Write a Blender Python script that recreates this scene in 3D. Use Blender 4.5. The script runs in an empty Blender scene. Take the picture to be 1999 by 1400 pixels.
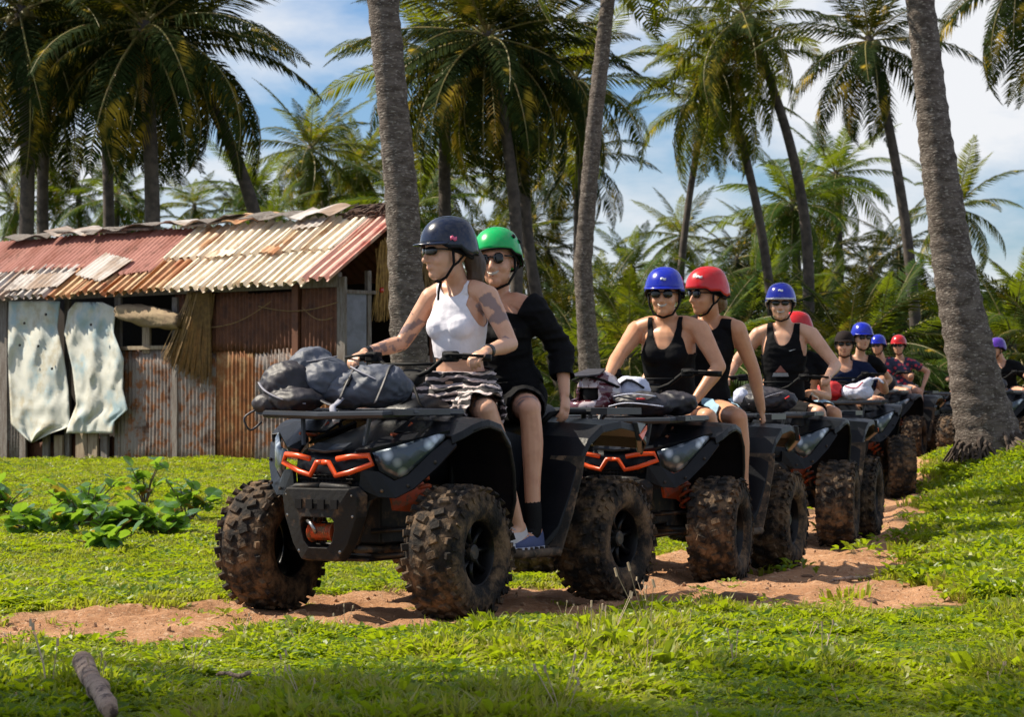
import bpy, bmesh, math, random
import numpy as np
from mathutils import Vector, Matrix, Euler, noise

random.seed(7); np.random.seed(7)
C = bpy.context.scene.collection
PI = math.pi
# ------------------------------------------------------------------ camera, light
F = 5000.0; CX, HY, EYE = 1000.0, 770.0, 1.07     # focal in photo pixels, principal column, horizon row, eye height
cam_d = bpy.data.cameras.new('camera'); cam = bpy.data.objects.new('camera', cam_d); C.objects.link(cam)
cam.location = (0, 0, EYE); cam.rotation_euler = (PI/2, 0, 0)
cam_d.sensor_width = 36; cam_d.lens = 36*F/1999; cam_d.shift_y = 70/1999
cam_d.clip_start = .1; cam_d.clip_end = 3000
cam_d.dof.use_dof = True; cam_d.dof.focus_distance = 12.9; cam_d.dof.aperture_fstop = 9.5
bpy.context.scene.camera = cam
SUN = Vector((-.80, .22, .92)).normalized()
el = math.asin(SUN.z); az = math.atan2(SUN.x, SUN.y)
sd = bpy.data.lights.new('sun', 'SUN'); sun = bpy.data.objects.new('sun', sd); C.objects.link(sun)
sd.energy = 5.0; sd.angle = math.radians(.53); sd.color = (1, .90, .73)
sun.rotation_euler = (-SUN).to_track_quat('-Z', 'Y').to_euler()
w = bpy.data.worlds.new('World'); bpy.context.scene.world = w; w.use_nodes = True
nt = w.node_tree; nt.nodes.clear(); N = nt.nodes.new; K = nt.links.new
sky = N('ShaderNodeTexSky'); sky.sky_type = 'NISHITA'; sky.sun_disc = False
sky.sun_elevation = el; sky.sun_rotation = az; sky.air_density = 1.1; sky.dust_density = .4; sky.ozone_density = 2.5
tc = N('ShaderNodeTexCoord'); mp = N('ShaderNodeMapping'); mp.inputs['Scale'].default_value = (1, 1, 2.6)
mp.inputs['Location'].default_value = (.35, 0, .12)
K(tc.outputs['Generated'], mp.inputs['Vector'])
n1 = N('ShaderNodeTexNoise'); n1.inputs['Scale'].default_value = 6.5; n1.inputs['Detail'].default_value = 9; n1.inputs['Roughness'].default_value = .56
K(mp.outputs[0], n1.inputs['Vector'])
rp = N('ShaderNodeValToRGB'); rp.color_ramp.elements[0].position = .40; rp.color_ramp.elements[1].position = .61
K(n1.outputs['Fac'], rp.inputs[0])
mx = N('ShaderNodeMix'); mx.data_type = 'RGBA'
mu = N('ShaderNodeMix'); mu.data_type = 'RGBA'; mu.blend_type = 'MULTIPLY'; mu.inputs[0].default_value = 1; K(sky.outputs[0], mu.inputs[6]); mu.inputs[7].default_value = (.85, 1.08, 1.42, 1)
K(rp.outputs[0], mx.inputs[0]); K(mu.outputs[2], mx.inputs[6]); mx.inputs[7].default_value = (10.6, 10.8, 11.2, 1)
bg = N('ShaderNodeBackground'); bg.inputs['Strength'].default_value = .05
K(mx.outputs[2], bg.inputs[0]); wo = N('ShaderNodeOutputWorld'); K(bg.outputs[0], wo.inputs[0])
vs = bpy.context.scene.view_settings; vs.view_transform = 'Standard'; vs.look = 'None'; vs.gamma = 1; vs.exposure = 0.75
vs.use_curve_mapping = False

# ------------------------------------------------------------------ helpers
def P(px, py, Y): return Vector(((px-CX)/F*Y, Y, EYE+(HY-py)/F*Y))
def tag(o, label=None, cat=None, group=None, kind=None):
    if label: o['label'] = label
    if cat: o['category'] = cat
    if group: o['group'] = group
    if kind: o['kind'] = kind
    return o
def thing(name, label, cat, loc=(0, 0, 0), rz=0, group=None):
    o = bpy.data.objects.new(name, None); C.objects.link(o); o.location = loc; o.rotation_euler = (0, 0, rz)
    o.empty_display_size = .1
    return tag(o, label, cat, group)
def link(name, me, m=None, parent=None, loc=None, rot=None, smooth=False):
    o = bpy.data.objects.new(name, me); C.objects.link(o)
    if m is not None and not me.materials: me.materials.append(m)
    if parent is not None: o.parent = parent
    if loc is not None: o.location = loc
    if rot is not None: o.rotation_euler = rot
    if smooth: me.shade_smooth()
    return o
def copy_tree(o, parent=None):
    c = o.copy(); C.objects.link(c)
    if parent is not None: c.parent = parent
    for ch in o.children: copy_tree(ch, c)
    return c

class MB:
    """collects shapes into one mesh"""
    def __init__(s): s.v = []; s.f = []
    def add(s, vs_, fs_):
        b = len(s.v); s.v += [tuple(p) for p in vs_]; s.f += [tuple(i+b for i in f) for f in fs_]; return s
    def box(s, c, d, R=None, taper=1.0):
        x, y, z = d[0]/2, d[1]/2, d[2]/2; p = []
        for k, (a, b, e) in enumerate([(-1,-1,-1),(1,-1,-1),(1,1,-1),(-1,1,-1),(-1,-1,1),(1,-1,1),(1,1,1),(-1,1,1)]):
            t = taper if e > 0 else 1
            q = Vector((a*x*t, b*y*t, e*z))
            if R is not None: q = R @ q
            p.append(q+Vector(c))
        return s.add(p, [(3,2,1,0),(4,5,6,7),(0,1,5,4),(1,2,6,5),(2,3,7,6),(3,0,4,7)])
    def rings(s, rings, cap=True, closed=False):
        n = len(rings[0]); b = len(s.v)
        for r in rings: s.v += [tuple(p) for p in r]
        m = len(rings)
        for i in range(m if closed else m-1):
            j = (i+1) % m
            for k in range(n):
                l = (k+1) % n
                s.f.append((b+i*n+k, b+i*n+l, b+j*n+l, b+j*n+k))
        if cap and not closed:
            s.f.append(tuple(b+k for k in reversed(range(n)))); s.f.append(tuple(b+(m-1)*n+k for k in range(n)))
        return s
    def tube(s, pts, r, n=8, cap=True, closed=False, flat=None):
        pts = [Vector(p) for p in pts]; m = len(pts)
        if not hasattr(r, '__len__'): r = [r]*m
        rr = []; prev = None
        for i, p in enumerate(pts):
            a = pts[(i-1) % m] if (closed or i > 0) else p; c = pts[(i+1) % m] if (closed or i < m-1) else p
            t = (c-a).normalized()
            if prev is None:
                up = Vector((0, 0, 1)) if abs(t.z) < .9 else Vector((1, 0, 0))
                x = t.cross(up).normalized()
            else:
                x = (prev - t*prev.dot(t)); x = x.normalized() if x.length > 1e-6 else t.orthogonal().normalized()
            prev = x; y = t.cross(x)
            fl = flat if flat else 1.0
            rr.append([p+(x*math.cos(2*PI*k/n)+y*math.sin(2*PI*k/n)*fl)*r[i] for k in range(n)])
        return s.rings(rr, cap, closed)
    def lathe(s, prof, n=32, c=(0, 0, 0), axis='Y', closed=False):
        rr = []; c = Vector(c)
        for (a, r) in prof:
            ring = []
            for k in range(n):
                u, v = r*math.cos(2*PI*k/n), r*math.sin(2*PI*k/n)
                ring.append(c+(Vector((u, a, v)) if axis == 'Y' else Vector((a, u, v)) if axis == 'X' else Vector((u, v, a))))
            rr.append(ring)
        return s.rings(rr, cap=not closed, closed=closed)
    def mirror_y(s):
        b = len(s.v); s.v += [(x, -y, z) for x, y, z in s.v]; s.f += [tuple(i+b for i in reversed(f)) for f in s.f]; return s
    def mesh(s, name='mesh', smooth=False):
        me = bpy.data.meshes.new(name); me.from_pydata(s.v, [], s.f); me.update()
        bm = bmesh.new(); bm.from_mesh(me); bmesh.ops.recalc_face_normals(bm, faces=bm.faces); bm.to_mesh(me); bm.free()
        if smooth: me.shade_smooth()
        return me
    def obj(s, name, m, parent=None, smooth=False, bevel=0, sub=0, solid=0, loc=None, rot=None):
        o = link(name, s.mesh(name, smooth), m, parent, loc, rot)
        if solid:
            q = o.modifiers.new('s', 'SOLIDIFY'); q.thickness = solid; q.offset = 0
        if sub:
            q = o.modifiers.new('u', 'SUBSURF'); q.levels = q.render_levels = sub
        if bevel:
            q = o.modifiers.new('b', 'BEVEL'); q.width = bevel; q.segments = 2; q.limit_method = 'ANGLE'; q.angle_limit = .6
        return o

# ------------------------------------------------------------------ materials
def newmat(name):
    m = bpy.data.materials.new(name); m.use_nodes = True; nt = m.node_tree; nt.nodes.clear()
    return m, nt, nt.nodes.new, nt.links.new
def coords(N, K, scale=(1, 1, 1), rnd=True):
    tc = N('ShaderNodeTexCoord'); mp = N('ShaderNodeMapping'); mp.inputs['Scale'].default_value = scale
    K(tc.outputs['Object'], mp.inputs['Vector'])
    if rnd:
        oi = N('ShaderNodeObjectInfo'); mu = N('ShaderNodeMath'); mu.operation = 'MULTIPLY'; mu.inputs[1].default_value = 43
        K(oi.outputs['Random'], mu.inputs[0])
        cb = N('ShaderNodeCombineXYZ'); K(mu.outputs[0], cb.inputs[0]); K(mu.outputs[0], cb.inputs[2]); K(cb.outputs[0], mp.inputs['Location'])
    return mp.outputs[0]
def c4(c): return (c[0], c[1], c[2], 1)
def ramp_noise(N, K, vec, scale, p0, p1, detail=5, rough=.6):
    n = N('ShaderNodeTexNoise'); n.inputs['Scale'].default_value = scale; n.inputs['Detail'].default_value = detail; n.inputs['Roughness'].default_value = rough
    K(vec, n.inputs['Vector']); r = N('ShaderNodeMapRange'); r.interpolation_type = 'SMOOTHSTEP'
    r.inputs[1].default_value = p0; r.inputs[2].default_value = p1; K(n.outputs['Fac'], r.inputs[0])
    return r.outputs[0], n.outputs['Fac']
def mixc(N, K, f, a, b):
    m = N('ShaderNodeMix'); m.data_type = 'RGBA'
    if hasattr(f, 'links'): K(f, m.inputs[0])
    else: m.inputs[0].default_value = f
    for i, q in ((6, a), (7, b)):
        if hasattr(q, 'links'): K(q, m.inputs[i])
        else: m.inputs[i].default_value = c4(q)
    return m.outputs[2]
def mat(name, a, b=None, rough=.6, metal=0, scale=6, p=(.35, .65), bump=0, bscale=30, stretch=(1, 1, 1), c=None, cscale=14, cp=(.55, .7), coat=0, rnd=True, spec=.5, r2=None):
    """a, b mixed by noise; c are patches on top (mud, rust)"""
    m, nt, N, K = newmat(name); bs = N('ShaderNodeBsdfPrincipled'); out = N('ShaderNodeOutputMaterial'); K(bs.outputs[0], out.inputs[0])
    vec = coords(N, K, stretch, rnd)
    f, raw = ramp_noise(N, K, vec, scale, *p)
    col = mixc(N, K, f, a, b if b else tuple(x*.8 for x in a))
    bs.inputs['Roughness'].default_value = rough
    if c:
        f2, raw2 = ramp_noise(N, K, vec, cscale, cp[0], cp[1], 8, .65); col = mixc(N, K, f2, col, c)
        if r2 is not None:
            mr = N('ShaderNodeMapRange'); mr.inputs[3].default_value = rough; mr.inputs[4].default_value = r2; K(f2, mr.inputs[0]); K(mr.outputs[0], bs.inputs['Roughness'])
    K(col, bs.inputs['Base Color']); bs.inputs['Metallic'].default_value = metal; bs.inputs['Specular IOR Level'].default_value = spec
    if coat: bs.inputs['Coat Weight'].default_value = coat; bs.inputs['Coat Roughness'].default_value = .08
    if bump:
        n = N('ShaderNodeTexNoise'); n.inputs['Scale'].default_value = bscale; n.inputs['Detail'].default_value = 6; K(vec, n.inputs['Vector'])
        bp = N('ShaderNodeBump'); bp.inputs['Strength'].default_value = bump; bp.inputs['Distance'].default_value = .02
        K(n.outputs['Fac'], bp.inputs['Height']); K(bp.outputs[0], bs.inputs['Normal'])
    return m
def leafmat(name, a, b, trans, tf=.4, rough=.45, yellow=None, spec=.4, patch=None):
    m, nt, N, K = newmat(name); bs = N('ShaderNodeBsdfPrincipled'); tr = N('ShaderNodeBsdfTranslucent'); mxs = N('ShaderNodeMixShader'); out = N('ShaderNodeOutputMaterial')
    oi = N('ShaderNodeObjectInfo'); col = mixc(N, K, oi.outputs['Random'], a, b)
    vec = coords(N, K, (1, 1, 1), False)
    f, _ = ramp_noise(N, K, vec, 2.2, .45, .75); col = mixc(N, K, f, col, tuple(x*.6 for x in a))
    if patch:
        ge = N('ShaderNodeNewGeometry'); f9, _ = ramp_noise(N, K, ge.outputs['Position'], 1.6, .42, .66, 6, .6); col = mixc(N, K, f9, col, patch)
        f8, _ = ramp_noise(N, K, ge.outputs['Position'], 3.7, .55, .68, 5, .6); col = mixc(N, K, f8, col, tuple(x*.45 for x in a))
    tcol = trans
    if yellow:
        g = N('ShaderNodeTexNoise'); g.inputs['Scale'].default_value = 1.3; K(vec, g.inputs['Vector'])
        r = N('ShaderNodeMapRange'); r.inputs[1].default_value = .60; r.inputs[2].default_value = .70; K(g.outputs['Fac'], r.inputs[0])
        col = mixc(N, K, r.outputs[0], col, yellow); tcol = mixc(N, K, r.outputs[0], trans, yellow)
        K(tcol, tr.inputs[0])
    else: tr.inputs[0].default_value = c4(trans)
    K(col, bs.inputs['Base Color']); bs.inputs['Roughness'].default_value = rough; bs.inputs['Specular IOR Level'].default_value = spec
    mxs.inputs[0].default_value = tf; K(bs.outputs[0], mxs.inputs[1]); K(tr.outputs[0], mxs.inputs[2]); K(mxs.outputs[0], out.inputs[0])
    return m

M = {}
M['plastic'] = mat('dark_plastic', (.005, .006, .009), (.008, .009, .012), .38, spec=.22, c=(.09, .06, .035), cscale=5, cp=(.64, .84), r2=.8, bump=.08, bscale=60)
M['plastic_lo'] = mat('muddy_plastic', (.010, .010, .011), (.016, .015, .014), .55, spec=.2, c=(.15, .09, .05), cscale=7, cp=(.52, .75), r2=.9, bump=.15, bscale=40)
M['rack'] = mat('rack_plastic', (.014, .017, .024), (.022, .026, .034), .35, spec=.4, c=(.13, .1, .07), cscale=9, cp=(.62, .8), r2=.8)
M['metal'] = mat('dark_metal', (.014, .014, .015), (.04, .035, .03), .5, .4, c=(.17, .1, .05), cscale=12, cp=(.5, .7))
M['dusty'] = mat('dusty_plastic', (.10, .075, .055), (.03, .028, .026), .9, spec=.15, scale=5, p=(.42, .62), c=(.19, .125, .08), cscale=16, cp=(.5, .66), bump=.3)
M['steel'] = mat('steel', (.35, .35, .36), (.2, .2, .2), .3, .9)
M['orange'] = mat('orange_paint', (.75, .085, .01), (.6, .06, .008), .35, c=(.3, .08, .03), cscale=20, cp=(.62, .8), r2=.7)
M['orange_dull'] = mat('dusty_orange_metal', (.5, .07, .012), (.25, .05, .015), .55, c=(.16, .08, .035), cscale=30, cp=(.48, .62))
M['tyre'] = mat('muddy_rubber', (.009, .0085, .009), (.02, .017, .015), .85, spec=.2, c=(.17, .108, .062), cscale=11, cp=(.40, .70), bump=.5, bscale=50)
M['rim'] = mat('black_rim', (.004, .004, .005), (.008, .008, .009), .35, .3, spec=.3, c=(.12, .08, .045), cscale=10, cp=(.62, .8), r2=.8)
M['seat'] = mat('black_vinyl', (.006, .006, .007), None, .5, spec=.25, bump=.2, bscale=80)
M['black'] = mat('matt_black', (.005, .005, .006), None, .7, spec=.2)
M['strapgrey'] = mat('grey_webbing', (.16, .17, .2), (.1, .11, .13), .8)
def lensmat():
    m, nt, N, K = newmat('headlamp_glass'); bs = N('ShaderNodeBsdfPrincipled'); out = N('ShaderNodeOutputMaterial'); K(bs.outputs[0], out.inputs[0])
    vec = coords(N, K, (1, 1, 1), False); v = N('ShaderNodeTexVoronoi'); v.inputs['Scale'].default_value = 15; K(vec, v.inputs['Vector'])
    r = N('ShaderNodeValToRGB'); e = r.color_ramp.elements; e[0].position = 0; e[0].color = (.62, .68, .75, 1); e[1].position = .5; e[1].color = (.045, .065, .09, 1)
    K(v.outputs['Distance'], r.inputs[0]); K(r.outputs[0], bs.inputs['Base Color']); bs.inputs['Metallic'].default_value = .45; bs.inputs['Roughness'].default_value = .3
    bs.inputs['Coat Weight'].default_value = .5; bs.inputs['Coat Roughness'].default_value = .06
    bp = N('ShaderNodeBump'); bp.inputs['Strength'].default_value = .5; bp.inputs['Distance'].default_value = .01; K(v.outputs['Distance'], bp.inputs['Height']); K(bp.outputs[0], bs.inputs['Normal'])
    return m
M['lens'] = lensmat()
M['amber'] = mat('amber_bulb', (.8, .3, .04), None, .2)
M['red'] = mat('red_lens', (.5, .02, .01), None, .2, coat=1)
M['trunk'] = mat('palm_bark', (.15, .125, .11), (.07, .056, .048), .95, spec=.15, scale=7, c=(.30, .27, .24), cscale=22, cp=(.54, .64), bump=1.0, bscale=26, stretch=(1, 1, 2.5))
M['trunk_far'] = mat('palm_bark_far', (.10, .08, .065), (.05, .04, .034), .9, scale=5, bump=.4, bscale=12)
M['frond'] = leafmat('palm_leaf', (.012, .026, .005), (.030, .050, .006), (.28, .31, .012), .32, .7, spec=.08, yellow=(.38, .30, .03))
M['frond_shaded'] = leafmat('palm_leaf_shaded', (.012, .024, .007), (.022, .036, .008), (.11, .11, .006), .16, .85, spec=.05, yellow=(.34, .24, .025))  # darker leaf copy: shade of backlit crowns and wood gaps put into colour
M['frond_lush'] = leafmat('palm_leaf_lush', (.020, .054, .006), (.050, .090, .008), (.26, .33, .012), .32, .6, spec=.12)
M['frond_dead'] = leafmat('dead_palm_leaf', (.32, .20, .03), (.22, .115, .025), (.55, .34, .03), .4, .7)
M['rachis'] = mat('frond_rib', (.16, .17, .04), (.22, .15, .05), .6)
M['coconut'] = mat('green_coconut', (.14, .15, .03), (.22, .15, .04), .5)
M['soil'] = None
# ------------------------------------------------------------------ terrain
def sstep(a, b, x):
    t = np.clip((x-a)/(b-a), 0, 1); return t*t*(3-2*t)
def hnoise(x, y):
    return (np.sin(1.7*x+.6*y+.4)*np.sin(1.1*y-.5*x+1.3)*.5 + np.sin(4.1*x+2.2*y)*np.sin(3.3*y-1.9*x+.7)*.28 + np.sin(9.3*x-6.1*y)*np.sin(8.1*y+5.2*x+2.)*.14)
PATH = [(-6,9.1,.9),(-2.6,10.98,.92),(-1.5,12.0,.95),(-.4,12.95,1.18),(1.15,13.6,1.25),(1.55,15.9,1.05),(2.25,19,.95),(3.2,24,.8),(3.8,28,.8),(5.4,37,1.2),(8,43,1.2),(12,52,1.2)]
def pathd(x, y):
    """signed distance to the edge of the track, positive inside"""
    best = np.full(np.shape(x), -99.0)
    for (x0, y0, r0), (x1, y1, r1) in zip(PATH, PATH[1:]):
        dx, dy = x1-x0, y1-y0; t = np.clip(((x-x0)*dx+(y-y0)*dy)/(dx*dx+dy*dy), 0, 1)
        d = np.hypot(x-x0-t*dx, y-y0-t*dy); best = np.maximum(best, r0+(r1-r0)*t-d)
    return best
def pathrut(x, y):
    best = np.full(np.shape(x), 99.0)
    for (x0, y0, r0), (x1, y1, r1) in zip(RUT, RUT[1:]):
        dx, dy = x1-x0, y1-y0; t = np.clip(((x-x0)*dx+(y-y0)*dy)/(dx*dx+dy*dy), 0, 1); best = np.minimum(best, np.hypot(x-x0-t*dx, y-y0-t*dy))
    return best
RUT = [(-7, 9.6, 0), (-3, 11.1, 0), (-1.6, 11.9, 0), (-.304, 13.03, 0), (.96, 15.96, 0), (2.07, 19.74, 0), (3.38, 26.36, 0), (5.5, 37.4, 0), (8, 44, 0)]
def edge_noise(x, y): return .13*np.sin(5.3*x+2*y)+.10*np.sin(9.1*y-4*x+1)+.07*np.sin(17*x+13*y)
def ground_z(x, y):
    x = np.asarray(x, float); y = np.asarray(y, float)
    h = np.interp(y, [7, 12, 14, 16, 21, 26, 32, 38, 45, 60, 300], [.03, 0, -.01, -.05, -.055, .01, .08, .12, .1, .15, .2])
    h = h + .2*sstep(.2, -2.5, x)*sstep(14, 29, y) - .12*sstep(-3, -7, x)*sstep(20, 32, y)
    h = h + .46*np.exp(-((x-5.8)/1.9)**2 - ((y-27.)/5.5)**2)*sstep(3.7, 5.6, x) + .05*sstep(2.5, 4, x)*sstep(12, 20, y)
    d = pathd(x, y)+edge_noise(x, y)
    ins = sstep(-.25, .25, d)
    h = h + .012*(1-ins)*np.exp(-np.maximum(-d, 0)/.8) + hnoise(x, y)*.02 + ins*.016*np.sin(13*x+7*y)*np.sin(11*y-6*x) + ins*.012*np.sin(27*x+17*y)*np.sin(23*y-16*x)
    h = h + .035*np.exp(-((x-1.25)/.28)**2-((y-12.75)/.16)**2) + .03*np.exp(-((x+.55)/.3)**2-((y-13.9)/.2)**2)
    rt = np.abs(pathrut(x, y)-.55); h = h - ins*.024*np.exp(-(rt/.14)**2) + ins*.016*np.exp(-((rt-.24)/.08)**2) + ins*.006*np.exp(-(rt/.13)**2)*np.sin(y*46+x*20)
    return h
def gz(x, y): return float(ground_z(x, y))

def build_ground():
    ys = np.concatenate([np.arange(6.5, 18, .055), np.arange(18, 46, .16), np.arange(46, 140, 2.5), np.array([160, 220, 400, 900, 2000.])])
    ts = np.linspace(-1, 1, 201)
    hw = np.where(ys < 46, .30*ys+1.2, .30*46+1.2+(ys-46)*1.1)
    X = ts[None, :]*hw[:, None]; Y = np.repeat(ys[:, None], len(ts), 1); Z = ground_z(X, Y)
    nr, nc = X.shape; V = np.stack([X, Y, Z], -1).reshape(-1, 3)
    D = (pathd(X, Y)+edge_noise(X, Y))
    i = (np.arange(nr-1)[:, None]*nc+np.arange(nc-1)[None, :]).reshape(-1)
    Q = np.stack([i, i+1, i+1+nc, i+nc], -1)
    fd = D.reshape(-1)[Q].mean(1)
    col = sstep(-.12, .12, D).reshape(-1)
    out = []
    for nm, sel in (('ground', fd <= 0), ('dirt_path', fd > 0)):
        q = Q[sel]; u, inv = np.unique(q, return_inverse=True); q = inv.reshape(q.shape)
        me = bpy.data.meshes.new(nm); me.from_pydata(V[u].tolist(), [], q.tolist()); me.update(); me.shade_smooth()
        a = me.attributes.new('dirt', 'FLOAT', 'POINT'); a.data.foreach_set('value', col[u].astype(np.float32))
        m = ground_mat(); o = link(nm, me, m); tag(o, kind='structure'); out.append(o)
    return out
def ground_mat():
    if M['soil']: return M['soil']
    m, nt, N, K = newmat('ground_soil'); bs = N('ShaderNodeBsdfPrincipled'); out = N('ShaderNodeOutputMaterial'); K(bs.outputs[0], out.inputs[0])
    tc = N('ShaderNodeTexCoord'); v = tc.outputs['Object']
    f, _ = ramp_noise(N, K, v, 1.4, .4, .62, 8); dirt = mixc(N, K, f, (.46, .25, .135), (.36, .18, .09))
    f2, _ = ramp_noise(N, K, v, 26, .52, .66, 8, .7); dirt = mixc(N, K, f2, dirt, (.56, .37, .24))
    f3, _ = ramp_noise(N, K, v, 60, .56, .68, 6, .7); dirt = mixc(N, K, f3, dirt, (.17, .085, .045))
    g, _ = ramp_noise(N, K, v, 3.1, .38, .62, 8); gr = mixc(N, K, g, (.055, .075, .010), (.09, .085, .02))
    g2, _ = ramp_noise(N, K, v, 17, .5, .62, 8, .7); gr = mixc(N, K, g2, gr, (.03, .03, .009))
    g3, _ = ramp_noise(N, K, v, 1.9, .60, .72, 8, .7); gr = mixc(N, K, g3, gr, (.26, .16, .08))
    at = N('ShaderNodeAttribute'); at.attribute_name = 'dirt'
    K(mixc(N, K, at.outputs['Fac'], gr, dirt), bs.inputs['Base Color']); bs.inputs['Roughness'].default_value = .95
    bs.inputs['Specular IOR Level'].default_value = .15
    n = N('ShaderNodeTexNoise'); n.inputs['Scale'].default_value = 22; n.inputs['Detail'].default_value = 10; n.inputs['Roughness'].default_value = .7; K(v, n.inputs['Vector'])
    bp = N('ShaderNodeBump'); bp.inputs['Strength'].default_value = .9; bp.inputs['Distance'].default_value = .035; K(n.outputs['Fac'], bp.inputs['Height']); K(bp.outputs[0], bs.inputs['Normal'])
    M['soil'] = m; return m
build_ground()

# ------------------------------------------------------------------ ground cover
M['cover_a'] = leafmat('creeper_leaf', (.055, .125, .007), (.125, .20, .008), (.40, .52, .010), .42, .4, spec=.28, patch=(.26, .27, .02))
M['cover_b'] = leafmat('grass_blade', (.15, .20, .012), (.23, .26, .02), (.46, .52, .03), .4, .5, patch=(.30, .25, .06))
M['cover_c'] = leafmat('dry_blade', (.34, .26, .10), (.22, .15, .06), (.4, .3, .1), .3, .6)
M['seed'] = mat('pale_seed_head', (.5, .4, .28), (.35, .25, .16), .9)
def leaf(mb, p, d, up, L, W, fold=.25):
    """a leaf: six faces, folded along the midrib, tip bent down"""
    d = d.normalized(); s = d.cross(up).normalized(); n = s.cross(d)
    q = [p, p+d*L*.3+s*W*.42+n*W*fold, p+d*L*.68+s*W*.36+n*(W*fold-.06*L), p+d*L-n*.18*L, p+d*L*.68-s*W*.36+n*(W*fold-.06*L), p+d*L*.3-s*W*.42+n*W*fold, p+d*L*.35, p+d*L*.7-n*.05*L]
    mb.add(q, [(0,1,6),(1,2,7,6),(2,3,7),(3,4,7),(4,5,6,7),(5,0,6)])
def clump_broad(seed, n=15, R=.055, H=.05, L=.032):
    r = random.Random(seed); mb = MB()
    for k in range(n):
        a = r.uniform(0, 2*PI); q = R*math.sqrt(r.random()); z = H*(1-.6*q/R)*r.uniform(.3, 1)
        p = Vector((q*math.cos(a), q*math.sin(a), z)); b = a+r.uniform(-1.2, 1.2); e = r.uniform(-.1, .9)
        d = Vector((math.cos(b)*math.cos(e), math.sin(b)*math.cos(e), math.sin(e))); l = L*r.uniform(.6, 1.25)
        leaf(mb, p, d, Vector((r.uniform(-.3, .3), r.uniform(-.3, .3), 1)), l, l*r.uniform(.5, .7))
    return mb
def clump_grass(seed, n=16, R=.04, H=.07, W=.005):
    r = random.Random(seed); mb = MB()
    for k in range(n):
        a = r.uniform(0, 2*PI); q = R*math.sqrt(r.random()); p = Vector((q*math.cos(a), q*math.sin(a), -.005)); b = a+r.uniform(-1, 1)
        h = H*r.uniform(.45, 1.1); o = Vector((math.cos(b), math.sin(b), 0)); s = Vector((-o.y, o.x, 0))*W*r.uniform(.7, 1.3); l = r.uniform(.2, .9)
        p1 = p+Vector((0, 0, h*.6))+o*h*l*.3; p2 = p+Vector((0, 0, h*(1-.3*l)))+o*h*l
        mb.add([p-s, p+s, p1+s*.8, p1-s*.8, p2], [(0,1,2,3),(3,2,4)])
    return mb
def clump_seed(seed):
    r = random.Random(seed); mb = MB(); hd = MB()
    for k in range(3):
        a = r.uniform(0, 6.3); h = r.uniform(.10, .17); o = Vector((math.cos(a), math.sin(a), 0))*.02
        top = o*2.5+Vector((0, 0, h)); mb.tube([o*.3, o+Vector((0, 0, h*.5)), top], [.0018, .0015, .001], 4); mb.box(top, (.005, .005, .014))
    return mb
src = bpy.data.collections.new('cover_sources')
def srcobj(nm, mb, m):
    o = bpy.data.objects.new(nm, mb.mesh(nm)); o.data.materials.append(m); src.objects.link(o); return o
# names sort so that the instance index is known
SRC = []
for i in range(4): SRC.append(srcobj('cover_%02d' % i, clump_broad(10+i, (22, 18, 14, 11)[i], .06, .055, (.022, .030, .038, .050)[i]), M['cover_a']))
for i in range(3): SRC.append(srcobj('cover_%02d' % (4+i), clump_grass(30+i), M['cover_b']))
SRC.append(srcobj('cover_07', clump_grass(50, 9, .05, .06, .004), M['cover_c']))
SRC.append(srcobj('cover_08', clump_seed(3), M['seed']))
for i in range(2): SRC.append(srcobj('cover_%02d' % (9+i), clump_broad(70+i, 24, .12, .07, .062), M['cover_a']))
SRC.append(srcobj('cover_11', clump_grass(90, 46, .14, .075, .008), M['cover_b']))

def gn_instancer(name, pts, idx, rot, scl, coll, label=None, cat=None, kind='stuff', tilt=None):
    me = bpy.data.meshes.new(name); me.vertices.add(len(pts)); me.vertices.foreach_set('co', np.asarray(pts, np.float32).reshape(-1)); me.update()
    a = me.attributes.new('vi', 'INT', 'POINT'); a.data.foreach_set('value', np.asarray(idx, np.int32))
    a = me.attributes.new('vr', 'FLOAT_VECTOR', 'POINT'); a.data.foreach_set('vector', np.asarray(rot, np.float32).reshape(-1))
    a = me.attributes.new('vs', 'FLOAT_VECTOR', 'POINT'); a.data.foreach_set('vector', np.asarray(scl, np.float32).reshape(-1))
    o = bpy.data.objects.new(name, me); C.objects.link(o)
    g = bpy.data.node_groups.new(name, 'GeometryNodeTree')
    g.interface.new_socket('Geometry', in_out='INPUT', socket_type='NodeSocketGeometry'); g.interface.new_socket('Geometry', in_out='OUTPUT', socket_type='NodeSocketGeometry')
    n = g.nodes.new; L = g.links.new
    gi = n('NodeGroupInput'); go = n('NodeGroupOutput'); ip = n('GeometryNodeInstanceOnPoints'); ci = n('GeometryNodeCollectionInfo')
    ci.inputs['Collection'].default_value = coll; ci.inputs['Separate Children'].default_value = True; ci.inputs['Reset Children'].default_value = True
    def na(nm, t):
        q = n('GeometryNodeInputNamedAttribute'); q.data_type = t; q.inputs['Name'].default_value = nm
        return next(s for s in q.outputs if s.enabled and s.name == 'Attribute')
    L(gi.outputs[0], ip.inputs['Points']); L(ci.outputs[0], ip.inputs['Instance']); ip.inputs['Pick Instance'].default_value = True
    L(na('vi', 'INT'), ip.inputs['Instance Index'])
    e2r = n('FunctionNodeEulerToRotation'); L(na('vr', 'FLOAT_VECTOR'), e2r.inputs[0]); L(e2r.outputs[0], ip.inputs['Rotation'])
    L(na('vs', 'FLOAT_VECTOR'), ip.inputs['Scale']); L(ip.outputs[0], go.inputs[0])
    md = o.modifiers.new('gn', 'NODES'); md.node_group = g
    tag(o, label, cat, kind=kind); return o

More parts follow.
